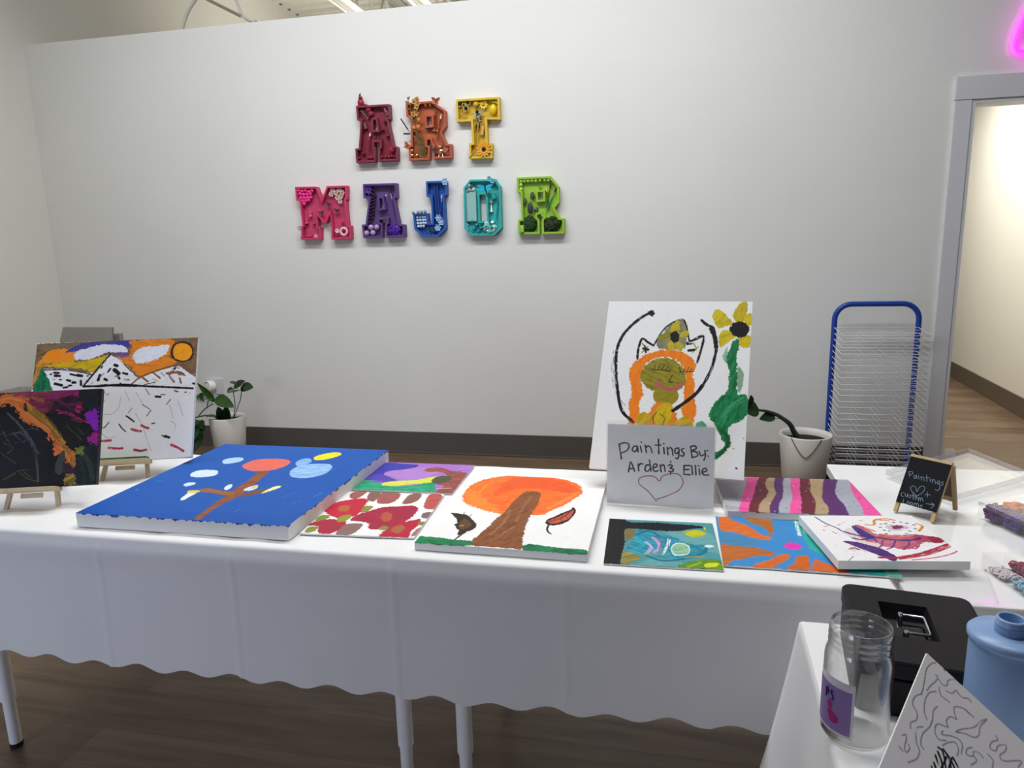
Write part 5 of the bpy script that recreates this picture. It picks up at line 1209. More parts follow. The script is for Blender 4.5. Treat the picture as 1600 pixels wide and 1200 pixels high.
for q in [(-2.185,1.834),(-2.162,1.815),(-2.135,1.832),(-2.154,1.783),(-2.128,1.791),(-2.116,1.813),(-2.136,1.759),(-2.198,1.807)]: flower(L, (q[0], YD-.004, q[1]), .011, '#d8b8b0', '#a87868', 6, 1, 'cream_flower')
for p, a in (((-2.220,4.552,1.735), .3), ((-2.277,4.552,1.682), -.2), ((-2.162,4.552,1.692), .1)): butterfly(L, p, .013, a, '#6a3a44')
for p in ((-2.365,4.558,1.680), (-2.396,4.558,1.635)):
    c = Vector(p); b = MB(); b.lathe([(.0068, -.008), (.0068, -.006), (.005, -.006), (.005, .006), (.0068, .006), (.0068, .008)], c, 14); s = grow(b, c).build('thread_spool', cm('#eab0c0'), L); b = MB(); b.lathe([(.0058, -.0055), (.0058, .0055)], c, 14); grow(b, c).build('thread', cm('#e83c80', .7), s)
for p in ((-2.441,4.534,1.588), (-2.329,4.548,1.535)): flower(L, p, .010, '#d898a8', '#f0d8d8', 8, 1, 'pink_flower')
flower(L, (-2.172,4.552,1.565), .010, '#f0e4e4', '#c87a8a', 6, 1, 'white_flower')
b = MB(); c = Vector((-2.124,4.552,1.557)); b.tube([c+Vector((.013*math.cos(t*.314), 0, .013*math.sin(t*.314))) for t in range(20)], .005, 10, closed=True); grow(b, c).build('frosted_ring', cm('#f0b8c4'), L)
b = MB(); c = Vector((-2.388,4.552,1.532)); b.ball(c, .012, 12, 8, (1.4, .7, .8)); b.tube([c+Vector((-.012, 0, 0)), c+Vector((-.03, -.01, -.003))], [.004, .001], 6); grow(b, c).build('pink_figurine', cm('#b0284e'), L)
for p in ((-2.185,4.558,1.531), (-2.133,4.558,1.613), (-2.343,4.558,1.615)): bead(L, p, .0055, cm('#b02a50', .15))
# A, purple
L = tray_letter('purple letter A tray with black beads and a paintbrush', '#5c3b7a', '#5f3f7c', [(-1.960,1.862),(-1.723,1.858),(-1.724,1.765),(-1.744,1.761),(-1.717,1.595),(-1.683,1.591),(-1.683,1.510),(-1.821,1.507),(-1.817,1.607),(-1.805,1.609),(-1.804,1.626),(-1.857,1.625),(-1.858,1.608),(-1.837,1.605),(-1.843,1.508),(-1.982,1.509),(-1.986,1.599),(-1.959,1.600),(-1.924,1.768),(-1.962,1.770)], [[(-1.849,1.764),(-1.832,1.765),(-1.820,1.702),(-1.851,1.698)]])
flower(L, (-1.927,4.554,1.825), .018, '#5a2a9c', '#40207a', 8, 2, 'violet_bloom')
k = 0
for q in [(-1.906,1.818),(-1.889,1.815),(-1.913,1.796),(-1.896,1.792),(-1.917,1.774),(-1.902,1.770),(-1.884,1.781),(-1.923,1.751),(-1.907,1.748),(-1.891,1.755),(-1.928,1.729),(-1.913,1.726),(-1.896,1.732),(-1.932,1.706),(-1.916,1.703),(-1.900,1.710),(-1.936,1.684),(-1.920,1.681),(-1.903,1.687),(-1.939,1.661),(-1.923,1.658),(-1.907,1.665),(-1.943,1.639),(-1.927,1.636),(-1.911,1.642),(-1.940,1.616),(-1.922,1.615)]: bead(L, (q[0], YD, q[1]), .0048, cm('#2f2236', .15))
for p in ((-1.925,4.550,1.579), (-1.958,4.550,1.541), (-1.913,4.550,1.542), (-1.883,4.550,1.578)): bead(L, p, .0105, cm('#b898c8', .1), 'glass_marble')
brush(L, (-1.746,4.558,1.641), (-1.778,4.558,1.835), '#3c2460', '#2a1e30', .004, m_silver); brush(L, (-1.795,4.558,1.729), (-1.809,4.558,1.792), '#6a5a8c', '#d8d0e0', .002, m_silver)
dome(L, (-1.761,4.558,1.554), .030, '#4a1c96', 'violet_glass_pile', 60, (.95, .4, .8), .15, 3)
# J, blue
L = tray_letter('blue letter J tray with blue beads and flowers', '#1f55a8', '#1c4e9e', [(-1.520,1.861),(-1.380,1.859),(-1.380,1.767),(-1.399,1.764),(-1.396,1.554),(-1.453,1.503),(-1.557,1.505),(-1.614,1.556),(-1.621,1.659),(-1.516,1.658),(-1.512,1.595),(-1.490,1.594),(-1.491,1.762),(-1.520,1.763)], [])
for q in [(-1.595,1.634),(-1.575,1.636),(-1.556,1.635),(-1.539,1.634),(-1.594,1.614),(-1.575,1.615),(-1.555,1.614),(-1.538,1.614),(-1.593,1.594),(-1.574,1.594),(-1.554,1.595),(-1.537,1.594),(-1.592,1.574),(-1.573,1.575),(-1.554,1.575)]: bead(L, (q[0], YD-.003, q[1]), .0056, cm('#b8cce8', .08), 'crystal')
for p in ((-1.616,4.538,1.663), (-1.582,4.538,1.666), (-1.558,4.538,1.667), (-1.534,4.538,1.669)): bead(L, p, .006, cm('#8aa0b8', .1), 'crystal')
for p in ((-1.389,4.538,1.852), (-1.446,4.548,1.627), (-1.428,4.548,1.599), (-1.453,4.548,1.564)): flower(L, p, .014, '#8fb0d8', '#e8e8f0', 6, 1, 'pale_blue_flower')
for p in ((-1.512,4.554,1.548), (-1.487,4.554,1.561), (-1.503,4.554,1.526)): flower(L, p, .014, '#1c4a86', '#12305c', 6, 2, 'blue_rose')
brush(L, (-1.433,4.558,1.653), (-1.420,4.558,1.776), '#2050a8', '#d8d0b8', .0028, m_silver); b = MB(); b.tube([(-1.470,4.558,1.831), (-1.457,4.558,1.618)], .008, 8); b.tube([(-1.451,4.558,1.830), (-1.441,4.558,1.618)], .008, 8); b.build('blue_cord', cm('#1a3f8c'), L)
# O, turquoise
L = tray_letter('turquoise letter O tray with a dragonfly', '#2fa9a6', '#38b2ac', [(-1.222,1.858),(-1.056,1.855),(-1.021,1.807),(-1.020,1.547),(-1.072,1.502),(-1.226,1.504),(-1.271,1.550),(-1.267,1.808)], [[(-1.162,1.761),(-1.119,1.761),(-1.118,1.598),(-1.162,1.595)]])
def gems(o, pts, r, cols, name='crystal', seed=2):
    rr = random.Random(seed)
    for i, q in enumerate(pts):
        b = MB(); m3 = Matrix.Rotation(rr.random()*3, 3, 'X') @ Matrix.Rotation(rr.random()*3, 3, 'Z'); b.ball((q[0], YD-.006*rr.random(), q[1]), r*(.8+.5*rr.random()), 5, 3, (1, 1, 1), m3)
        b.sm = [False]*len(b.f); grow(b, (q[0], YD, q[1])).build(name, cols[i % len(cols)], o)
gl1, gl2 = cm('#bfe4e4', .05), cm('#4cc0b8', .1)
gems(L, [(-1.257,1.796),(-1.242,1.809),(-1.228,1.821),(-1.214,1.812),(-1.224,1.796),(-1.240,1.791),(-1.205,1.798)], .0085, [gl1, m_silver])
gems(L, [(-1.139,1.555),(-1.120,1.577),(-1.101,1.589),(-1.083,1.580),(-1.070,1.557),(-1.089,1.545),(-1.107,1.554),(-1.112,1.532),(-1.131,1.542),(-1.099,1.527),(-1.080,1.536)], .010, [gl2, gl1, m_silver], seed=4)
b = MB(); c = Vector((-1.222,4.558,1.690)); b.box((c.x-.034, YD-.008, c.z-.095), (c.x+.034, YD+.006, c.z+.10)); b.build('glitter_bar', mat('teal_glitter', '#5aa8a4', .35, var=.5, scale=500, bump=.5, bscale=900, col2='#b8d8d4'), L, bevel=.004)
c = Vector((-1.120,4.536,1.798)); b = MB()
for sx in (-1, 1): leaf(b, c+Vector((0, 0, .004)), c+Vector((sx*.030, -.006, .012)), .011, (0, -1, 0), .05); leaf(b, c-Vector((0, 0, .002)), c+Vector((sx*.026, -.006, -.003)), .010, (0, -1, 0), .05)
dr = grow(b, c).build('dragonfly', cm('#27b8dc', .2), L); b = MB(); b.tube([(-1.125,4.534,1.824), (-1.120,4.534,1.789), (-1.103,4.536,1.745)], [.0045, .004, .002], 7); b.build('dragonfly_body', cm('#14282c'), dr)
for p in ((-1.092,4.536,1.857), (-1.070,4.536,1.843), (-1.258,4.538,1.576), (-1.257,4.538,1.551)): flower(L, p, .010, '#6fb8c4', '#4a98a8', 5, 1, 'teal_flower')
for p in ((-1.218,4.558,1.597), (-1.191,4.558,1.570), (-1.210,4.558,1.548), (-1.163,4.558,1.551), (-1.183,4.558,1.530)): bead(L, p, .007, cm('#1c8aa0', .2))
c = Vector((-1.089,4.558,1.685)); b = MB(); b.lathe([(.006, -.018), (.006, -.014), (.0028, -.013), (.0028, .013), (.006, .014), (.006, .018)], c, 12); grow(b, c).build('bobbin', cm('#d8ecec', .2), L)
b = MB(); b.tube([(-1.075,4.558,1.763), (-1.067,4.558,1.732)], [.016, .018], 12); b.build('thimble', cm('#2a9a98'), L); b = MB(); b.tube([(-1.060,4.558,1.601), (-1.048,4.558,1.692), (-1.036,4.558,1.779)], .004, 7); b.build('knitting_needle', cm('#1f8f90'), L)
# R, green
L = tray_letter('lime green letter R tray with a cactus and moss', '#93bf2e', '#98c23a', [(-0.913,1.858),(-0.698,1.856),(-0.644,1.791),(-0.643,1.694),(-0.673,1.661),(-0.642,1.598),(-0.613,1.595),(-0.613,1.500),(-0.757,1.500),(-0.758,1.591),(-0.747,1.603),(-0.764,1.625),(-0.784,1.623),(-0.787,1.609),(-0.772,1.591),(-0.771,1.502),(-0.913,1.503),(-0.912,1.596),(-0.889,1.599),(-0.891,1.763),(-0.912,1.766)], [[(-0.779,1.761),(-0.746,1.761),(-0.745,1.716),(-0.778,1.714)]])
for q in [(-0.889,1.834),(-0.866,1.836),(-0.842,1.836),(-0.817,1.836),(-0.792,1.835),(-0.765,1.836),(-0.736,1.837),(-0.712,1.835),(-0.891,1.811),(-0.890,1.785)]: bead(L, (q[0], YD-.002, q[1]), .0075, cm('#b2d85a', .3))
for c0, r0, sc in (((-0.833,4.554,1.667), .014, (.75, .6, 1.45)), ((-0.818,4.554,1.742), .010, (.85, .6, 1.4)), ((-0.864,4.554,1.711), .008, (.8, .6, 1.4)), ((-0.795,4.554,1.655), .009, (1, .6, 1))):
    r0 *= 1.75; b = MB(); b.ball(c0, r0, 14, 10, sc); cx = b.build('cactus_pad', cm('#23302a'), L); b = MB(); c0 = Vector(c0)
    for k in range(18):
        a = k*2.4; t = (k+.5)/18; rr = math.sqrt(t); b.ball(c0+Vector((math.cos(a)*rr*r0*sc[0]*.9, -r0*sc[1]*math.sqrt(max(0, 1-rr*rr*.81)), math.sin(a)*rr*r0*sc[2]*.9)), .0013, 5, 3)
    b.build('spines', cm('#e8ece4'), cx)
brush(L, (-0.733,4.558,1.629), (-0.658,4.558,1.793), '#1f6a40', '#16241c', .0028, m_silver); brush(L, (-0.706,4.558,1.650), (-0.729,4.558,1.792), '#1f7a44', '#c8d070', .0028, m_gold); brush(L, (-0.731,4.558,1.664), (-0.697,4.558,1.816), '#1a5a38', '#182818', .0026, m_gold)
b = MB(); c = Vector((-0.762,4.558,1.791)); b.tube([c+Vector((.011*math.cos(a*.4), 0, .013*math.sin(a*.4))) for a in range(2, 14)], .0035, 7); b.build('green_hook', cm('#6a9a20'), L)
dome(L, (-0.841,4.560,1.564), .031, '#28441e', 'moss_ball', 70, (.95, .5, 1.05), .95, 8); dome(L, (-0.692,4.560,1.559), .031, '#2a3a1c', 'moss_clump', 60, (1.05, .5, .95), .95, 9)
b = MB(); b.lathe([(.014, -.022), (.014, .02), (.011, .023)], (-0.885,4.538,1.538), 14); b.build('green_cap', cm('#8cbc3c'), L)

# ---------------------------------------------------------------- floor items by the wall
m_pot = mat('white_planter', '#e3dfd8', .5, var=.02); m_soil = mat('potting_soil', '#1a1614', .95, var=.4, scale=120, bump=.6, bscale=150)
m_leaf = mat('dark_green_leaf', '#1f3a1c', .35, var=.2, scale=18); m_leaf2 = mat('mid_green_leaf', '#2e5019', .35, var=.2, scale=18); m_stem = mat('green_stem', '#4c5c30', .5, var=.15)
def pot(c, r0, r1, h, soil):
    b = MB(); b.lathe([(r0*.9, .0), (r0, .01), (r1, h-.006), (r1-.002, h), (r1-.01, h), (r1-.014, h-.03), (r1*.9, soil-.005)], c, 48)
    return b
pc = Vector(((-2.977,4.280,0.310))); 
o = thing('potted_plant', (pc.x, 4.28, 0), 'white pot with dark leafy plant on floor behind the mountain easel', 'plant')
H_ = pc.z
b = pot((pc.x, 4.28, 0), .098, .124, H_, H_-.03); b.build('pot', m_pot, o)
b = MB(); b.lathe([(.0, H_-.028), (.108, H_-.032)], (pc.x, 4.28, 0), 32); b.build('soil', m_soil, o)
base = Vector((pc.x, 4.28, H_-.03))
st = MB(); lf = MB(); lf2 = MB(); d0 = 4.28
st.tube(smooth_path([(-2.917,4.260,0.298), (-2.894,4.260,0.384), (-2.899,4.270,0.430), (-2.910,4.280,0.480)]), .003, 7)
st.tube(smooth_path([(-2.909,4.260,0.309), (-2.865,4.250,0.387), (-2.830,4.240,0.448), (-2.813,4.240,0.527)]), .003, 7)
leaf(lf, (-2.817,4.240,0.533), (-2.841,4.160,0.582), .085, (0, -.7, 1), .2, .1, n=8); leaf(lf, (-2.807,4.220,0.532), (-2.703,4.200,0.537), .075, (0, -.8, .7), .15, .05); leaf(lf, (-2.811,4.220,0.516), (-2.800,4.120,0.516), .07, (0, -.8, .6), .15); leaf(lf, (-2.878,4.240,0.521), (-2.902,4.200,0.492), .04, (.5, -.6, .6), .3)
leaf(lf, (-2.884,4.250,0.524), (-2.768,4.220,0.576), .06, (0, -.8, .6), .2)
st.tube(smooth_path([(-2.972,4.270,0.283), (-2.943,4.250,0.343), (-2.937,4.220,0.392)]), [.006]*12+[.004], 7)
leaf(lf2, (-2.997,4.200,0.459), (-2.825,4.140,0.413), .085, (-.2, -.8, .7), .25, .05); leaf(lf2, (-3.006,4.200,0.427), (-3.069,4.120,0.578), .045, (.4, -.7, .5), .5, -.02); leaf(lf, (-2.981,4.250,0.288), (-2.987,4.200,0.396), .07, (.3, -1, .2), .3)
leaf(lf, (-2.965,4.260,0.286), (-2.926,4.210,0.406), .06, (.3, -1, .3), .3); leaf(lf, (-3.009,4.250,0.298), (-3.016,4.120,0.362), .06, (.2, -.4, 1), .4, .15)
st.tube(smooth_path([(-3.012,4.260,0.282), (-3.047,4.200,0.331), (-3.092,4.150,0.337), (-3.136,4.120,0.327)]), .005, 7); st.tube(smooth_path([(-3.110,4.150,0.336), (-3.037,4.140,0.398), (-2.990,4.160,0.426)]), .004, 7); st.tube(smooth_path([(-3.015,4.160,0.460), (-3.038,4.120,0.466), (-3.041,4.100,0.464)]), .003, 7)
leaf(lf2, (-3.031,4.120,0.471), (-3.086,4.080,0.468), .07, (.2, -.9, .4), .2, heart=True); leaf(lf, (-3.038,4.100,0.485), (-3.013,4.100,0.509), .04, (.2, -.9, .4), .2)
st.tube(smooth_path([(-3.033,4.150,0.396), (-3.021,4.150,0.443), (-2.999,4.170,0.460)]), .004, 7)
for tx, ty, bx, by, w in ((110, 900, 180, 740, .07), (180, 980, 190, 760, .08), (80, 1040, 130, 800, .08), (160, 1120, 160, 880, .09), (230, 860, 200, 740, .05), (60, 860, 120, 720, .07), (100, 1180, 120, 960, .09)):
    pass
LFD = (((-3.107,4.150,0.310), (-3.121,4.100,0.238), .07), ((-3.110,4.160,0.297), (-3.086,4.100,0.196), .08), ((-3.118,4.120,0.285), (-3.117,4.060,0.175), .08), ((-3.121,4.140,0.238), (-3.092,4.080,0.128), .09), ((-3.103,4.160,0.307), (-3.064,4.120,0.255), .05), ((-3.118,4.120,0.327), (-3.117,4.060,0.269), .07), ((-3.135,4.120,0.200), (-3.115,4.060,0.101), .09))
for p, q, w in LFD: leaf(lf, p, q, w, (.3, -1, .2), .25, .05)
st.build('stems', m_stem, o); lf.build('dark_leaves', m_leaf, o); lf2.build('green_leaves', m_leaf2, o)
# round white device plugged in at the wall
c = Vector((-3.279,4.584,0.459)); o = thing('plug_in_dial', (c.x, D, c.z), 'round white plug-in device on the wall behind the left potted plant', 'plug-in')
b = MB(); b.box((c.x+.02, D-.007, c.z-.06), (c.x+.09, D, c.z+.06)); b.build('outlet_plate', m_trim, o, bevel=.003)
b = MB(); b.lathe([(.0, .05), (.036, .05), (.042, .044), (.042, .004)][::-1], (c.x, D-.003, c.z), 32, True, (-.35, -1, .1)); b.build('round_body', mat('white_plastic_shell', '#e6e5e0', .3), o)
b = MB(); q = Vector((0, 0, 1)).rotation_difference(Vector((-.35, -1, .1)).normalized()).to_matrix(); b.tube([Vector((c.x, D-.003, c.z))+q @ Vector((.038*math.cos(a*.2618), .038*math.sin(a*.2618), .051)) for a in range(24)], .004, 8, closed=True); b.build('rim', mat('white_gloss_rim', '#f4f4f2', .2), o)
# right pot
pc = Vector((0.838,4.250,0.309)); H_ = pc.z; o = thing('potted_plant', (pc.x, 4.25, 0), 'white pot with one bent drooping stem, beside the drying rack', 'plant')
b = pot((pc.x, 4.25, 0), .118, .146, H_, H_-.04); b.build('pot', m_pot, o); b = MB(); b.lathe([(.0, H_-.036), (.128, H_-.04)], (pc.x, 4.25, 0), 32); b.build('soil', m_soil, o)
b = MB(); P_ = smooth_path([(0.799,4.250,0.283), (0.771,4.240,0.318), (0.745,4.220,0.366), (0.713,4.200,0.397), (0.655,4.170,0.438), (0.595,4.140,0.463), (0.545,4.120,0.474), (0.500,4.100,0.486)]); b.tube(P_, [.014*(1-i/len(P_))**.8+.0035 for i in range(len(P_))], 9)
b.tube(smooth_path([(0.713,4.200,0.392), (0.682,4.180,0.410), (0.649,4.160,0.416)]), .002, 6); b.build('bent_stem', mat('dark_stem', '#3c4430', .5, var=.2), o)
b = MB(); leaf(b, (0.552,4.120,0.483), (0.461,4.060,0.484), .095, (0, -.8, .4), .15, .03); leaf(b, (0.650,4.170,0.430), (0.558,4.100,0.426), .062, (0, -.9, .5), .2, .05); leaf(b, (0.495,4.100,0.497), (0.499,4.060,0.574), .05, (.5, -.8, .3), .3); b.build('leaves', m_leaf, o)
rc = Vector((pc.x, 4.25, 0)); r_ = .147
b = MB(); pts = []
for k in range(19):
    s = k/18*2-1; a = -math.pi/2-.16+s*.56; z = H_+.002-.112*(1-abs(s)**1.5)
    rr = .118+(.146-.118)*z/H_+.004; pts.append((rc.x+rr*math.cos(a), rc.y+rr*math.sin(a), z))
b.tube(smooth_path(pts, 3), .0022, 6); b.build('hanging_cord', mat('grey_cord', '#55504c', .7), o)
# grey lounge chair in the left corner
m_gr = mat('grey_upholstery', '#8f8a84', .8, var=.05, scale=40, bump=.1, bscale=300)
o = thing('lounge_chair', (-3.75, 3.9, 0), 'grey boxy chair in left corner, mostly hidden by the mountain canvas', 'chair')
b = MB(); b.add([(-4.000,3.950,0.765), (-3.560,3.950,0.768), (-3.572,4.000,0.971), (-3.956,4.000,0.972), (-4.050,4.060,0.738), (-3.641,4.060,0.750), (-3.626,4.080,0.962), (-4.015,4.080,0.963)], [(0, 1, 2, 3), (5, 4, 7, 6), (3, 2, 6, 7), (1, 5, 6, 2), (4, 0, 3, 7)]); b.box((-4.02, 3.98, .05), (-3.58, 4.1, .86)); b.build('backrest', m_gr, o, bevel=.004)
b = MB(); b.box((-3.70, 4.105, .3), (-3.612, 4.14, .915)); b.build('side_panel', m_gr, o, bevel=.006)
b = MB(); b.box((-4.40, 3.45, .12), (-3.55, 3.98, .42)); b.build('seat', m_gr, o, bevel=.02)
b = MB(); b.box((-4.44, 3.4, .0), (-4.28, 4.05, .545)); b.build('armrest', m_gr, o, bevel=.01)
# drying rack
m_blue = mat('blue_enamel', '#1b3f9c', .35, var=.04); m_wire = mat('white_wire', '#d8d8d8', .4)
o = thing('drying_rack', (1.22, 4.42, 0), 'blue framed art drying rack with white wire shelves beside the doorway', 'drying rack')
yr, xl, xr, zt = 4.43, .997, 1.449, 1.048
pts = [(xl, yr, 0)]+[(xl, yr, .25*k) for k in range(1, 4)]+[(xl, yr, zt-.09)]
pts += [(xl+.09-.09*math.cos(a), yr, zt-.09+.09*math.sin(a)) for a in [math.pi/2*k/8 for k in range(1, 9)]]
pts += [(xr-.09+.09*math.sin(a), yr, zt-.09+.09*math.cos(a)) for a in [math.pi/2*k/8 for k in range(0, 9)]]+[(xr, yr, .5), (xr, yr, 0)]
b = MB(); b.tube(pts, .0155, 14); b.build('frame', m_blue, o)
b = MB(); b.tube([(xl, yr, .02), (xl, 4.12, .02)], .014, 10); b.tube([(xr, yr, .02), (xr, 4.12, .02)], .014, 10); b.tube([(xl, yr, .10), (xr, yr, .10)], .012, 10); b.build('base_frame', mat('dark_steel_base', '#22242c', .5), o)
SH = None
for k in range(25):
    z = .912-k*.0342; jx = random.uniform(-.004, .004)
    b = MB(); f = .215; zf = z-.020-random.uniform(0, .006); r = .0019
    def P3(u, v): return (xl+jx+(xr-xl)*u, yr-.012-f*v, z+(zf-z)*v)
    b.tube([P3(0, 0), P3(0, 1), P3(1, 1), P3(1, 0)], r*1.15, 6); b.tube([P3(0, 0), P3(1, 0)], r*.8, 6)
    for v in (.33, .66): b.tube([P3(0, v), P3(1, v)], r*.7, 5)
    for u in (.25, .5, .75): b.tube([P3(u, 0), P3(u, 1)], r*(.38 if k < 14 else .6), 5)
    for u in (0, 1): b.ball(P3(u, -.03), .005, 8, 5)
    b.build('wire_shelf', m_wire, o)

# ---------------------------------------------------------------- right hand table: boards, boxes
# chalkboard A-frame
cw, ch_ = .098, .124; cyaw, ctl = -.756, .49; cb = Vector((.635, 1.852, .758)); Mc = tilt_matrix(cb, cyaw, ctl)
o = thing('chalkboard_stand', (cb.x, cb.y, T), 'mini wooden A-frame chalkboard with chalk writing and heart', 'sign')
p = canvas_mesh('chalk_panel', 'chalk', cw, ch_, .002, res=.42, bleed=0, relief=0, m=PM_CHALK, edge='#15171a', seed=23); p.parent = o
Mp = Mc.copy(); Mp.translation = Mc @ Vector((0, 0, -.002))-Vector(o.location); p.matrix_local = Mp; p['label'] = 'black chalk panel with pale chalk writing'
m_pine2 = mat('pale_wood', '#c4a878', .5, var=.14, scale=10, stretch=(5, 5, 1))
lo = -(cb.z-T-.001)/math.cos(ctl)
def leg2(M, s, z0): 
    b = MB(); b.bar(M @ Vector((s*(cw/2-.004), lo, z0)), M @ Vector((s*(cw/2-.004), ch_+.004, z0)), .0095, .008, M.to_3x3() @ Vector((0, 0, 1))); b.build('leg', m_pine2, o, bevel=.0006)
for s in (-1, 1): leg2(Mc, s, -.0065)
b = MB(); b.bar(Mc @ Vector((-cw/2-.001, ch_+.004, -.005)), Mc @ Vector((cw/2+.001, ch_+.004, -.005)), .012, .007, Mc.to_3x3() @ Vector((0, 1, 0))); b.build('top_rail', m_pine2, o, bevel=.0006)
bkv = Vector((-math.sin(cyaw), math.cos(cyaw), 0)); topc = Mc @ Vector((0, ch_+.004, -.018))
bt = .30; Hh = topc.z-T-.001; Mb = tilt_matrix(topc+bkv*Hh*math.tan(bt)-Vector((0, 0, Hh)), cyaw, -bt)
hl = Hh/math.cos(bt)
for s in (-1, 1):
    b = MB(); b.bar(Mb @ Vector((s*(cw/2-.004), 0, 0)), Mb @ Vector((s*(cw/2-.004), hl, 0)), .0095, .008, Mb.to_3x3() @ Vector((0, 0, 1))); b.build('leg', m_pine2, o, bevel=.0006)
b = MB(); b.bar(Mb @ Vector((-cw/2, .03, 0)), Mb @ Vector((cw/2, .03, 0)), .006, .010, (0, 0, 1)); b.build('rear_rail', m_pine2, o)
b = MB(); b.box((-cw/2+.008, .037, -.0015), (cw/2-.008, hl-.008, .0015), Mb); b.build('rear_panel', mat('rear_board', '#6a5644', .6), o)
# organiser boxes
m_clear = glassy('clear_plastic_box', '#ffffff', .04, mixf=.2, fac2=.02, base=.06); m_frost = glassy('frosted_plastic_lid', '#ffffff', .12, mixf=.5, fac2=.16)
def box_frame(corner, ang):
    M = Matrix.Rotation(ang, 4, 'Z'); M.translation = corner; return M
def organiser(M, w, d, h, nx, ny, label, lid, fills, t=.0016):
    o = thing('organiser_box', tuple(M.translation), label, 'organiser', 'clear organiser boxes of loom bands')
    b = MB(); b.box((0, 0, 0), (w, d, t), M); b.box((0, 0, t), (t, d, h), M); b.box((w-t, 0, t), (w, d, h), M); b.box((t, 0, t), (w-t, t, h), M); b.box((t, d-t, t), (w-t, d, h), M); b.build('tray', m_clear, o)
    b = MB()
    for i in range(1, nx): b.box((w*i/nx-t/2, t, t), (w*i/nx+t/2, d-t, h*.93), M)
    for j in range(1, ny): b.box((t, d*j/ny-t/2, t), (w-t, d*j/ny+t/2, h*.93), M)
    b.build('dividers', m_clear, o)
    if lid: b = MB(); b.box((-.001, -.001, h), (w+.001, d+.001, h+t), M); b.box((-.002, -.002, h-.008), (w+.002, -.0006, h+t), M); b.box((-.002, 0, h-.008), (-.0006, d, h+t), M); b.build('lid', m_clear, o)
    rr = random.Random(len(label))
    for (i, j), (cols, fill) in fills.items():
        x0, x1 = w*i/nx+.003, w*(i+1)/nx-.003; y0, y1 = d*j/ny+.003, d*(j+1)/ny-.003
        for ci, c in enumerate(cols):
            b = MB()
            for k in range(int(230*fill/len(cols))):
                cx, cy, cz = rr.uniform(x0+.006, x1-.006), rr.uniform(y0+.006, y1-.006), t+.003+rr.random()*(h*fill-.008)
                q = Matrix.Rotation(rr.random()*3.1, 3, 'X') @ Matrix.Rotation(rr.random()*3.1, 3, 'Y'); R0 = .0065*rr.uniform(.75, 1.1)
                pts = []
                for a in range(9):
                    v = q @ Vector((R0*math.cos(a*.698), R0*1.15*math.sin(a*.698), 0)); v.z *= .5
                    pts.append(M @ Vector((min(max(cx+v.x, x0), x1), min(max(cy+v.y, y0), y1), max(t+.001, min(cz+v.z, h-.003)))))
                b.tube(pts, .0018, 5, closed=True)
            o2 = b.build('loom_bands', cm(c, .4), o); o2['kind'] = 'stuff'
    return o
pa = Vector(((0.784,1.870,0.735))); pb = Vector(((0.832,1.742,0.735))); an = math.atan2(pb.y-pa.y, pb.x-pa.x)
M1 = box_frame((pa.x, pa.y, T-.0025), an)      # local x runs along the near-left side, local y to the far right
PU, PU2, OR, GR, YE, PK = '#5c2a86', '#74308c', '#e8782c', '#4f9c48', '#b8c040', '#d85a70'
organiser(M1, .30, .20, .040, 5, 4, 'closed clear organiser full of purple, orange and green loom bands', True,
  {(0, 0): ((PU2, '#4c1c5c'), .95), (1, 0): ((PU, '#6a3aa0'), .95), (2, 0): ((PU, '#4a2480'), .95), (3, 0): ((PU,), .9), (0, 1): ((OR, '#e8601c'), .98), (1, 1): ((OR, '#f08a48'), .98), (2, 1): ((PK, '#b83a50'), .9), (0, 2): (('#a8c858', YE), .8), (1, 2): ((YE, OR), .8), (2, 2): ((PK,), .8), (0, 3): ((GR, '#2f7a3c'), .9), (1, 3): ((GR, '#8cc060'), .8)})
pa = Vector(((0.672,1.563,0.735))); pb = Vector(((0.700,1.440,0.735))); an = math.atan2(pb.y-pa.y, pb.x-pa.x)
M2 = box_frame((pa.x, pa.y, T-.0025), an)
organiser(M2, .28, .19, .036, 4, 4, 'open clear organiser with crimson, pale blue and red bands', False,
  {(0, 0): (('#d8ccd0',), .25), (1, 0): (('#7ab4d0', '#a8cce0'), .45), (2, 0): (('#e0343a', '#f0584c'), .7), (0, 1): (('#8c1c40', '#a8304c'), .5), (1, 1): (('#b85070', '#8c2840'), .5), (2, 1): (('#7a1c30',), .5), (0, 2): (('#b82c48', '#7c1830'), .6), (1, 2): (('#2a2226', '#1a1618'), .7), (0, 3): (('#181418', '#2c2428'), .75)})
# loose lids
def lid(pts, h, label, m):
    P = [Vector(p) for p in pts]; o = thing('storage_cover', tuple(P[0]), label, 'lid'); b = MB(); t = .0016; n = len(P)
    b.add([p for p in P]+[p+Vector((0, 0, t)) for p in P], [tuple(range(n))[::-1], tuple(range(n, 2*n))]+[(i, (i+1) % n, n+(i+1) % n, n+i) for i in range(n)]); b.build('panel', m, o)
    b = MB(); c = sum(P, Vector())/n
    for i in range(n):
        p, q = P[i], P[(i+1) % n]; b.bar(p+Vector((0, 0, h/2)), q+Vector((0, 0, h/2)), .0018, h)
    b.build('rim', m, o); return o
zl = T+.002
A_ = Vector((0.643,2.113,0.752)); B_ = Vector((0.953,2.389,0.752)); 
o = lid([(0.654,2.162,0.740), (0.971,2.424,0.740), (1.042,2.179,0.740), (0.749,1.952,0.740)], .016, 'large translucent white lid lying flat behind the mini chalkboard', m_frost)
b = MB(); c = Vector((0.898,2.373,0.757)); b.box((c.x-.014, c.y-.006, T-.002), (c.x+.014, c.y+.004, T+.032)); b.build('latch_tab', m_frost, o, bevel=.003)
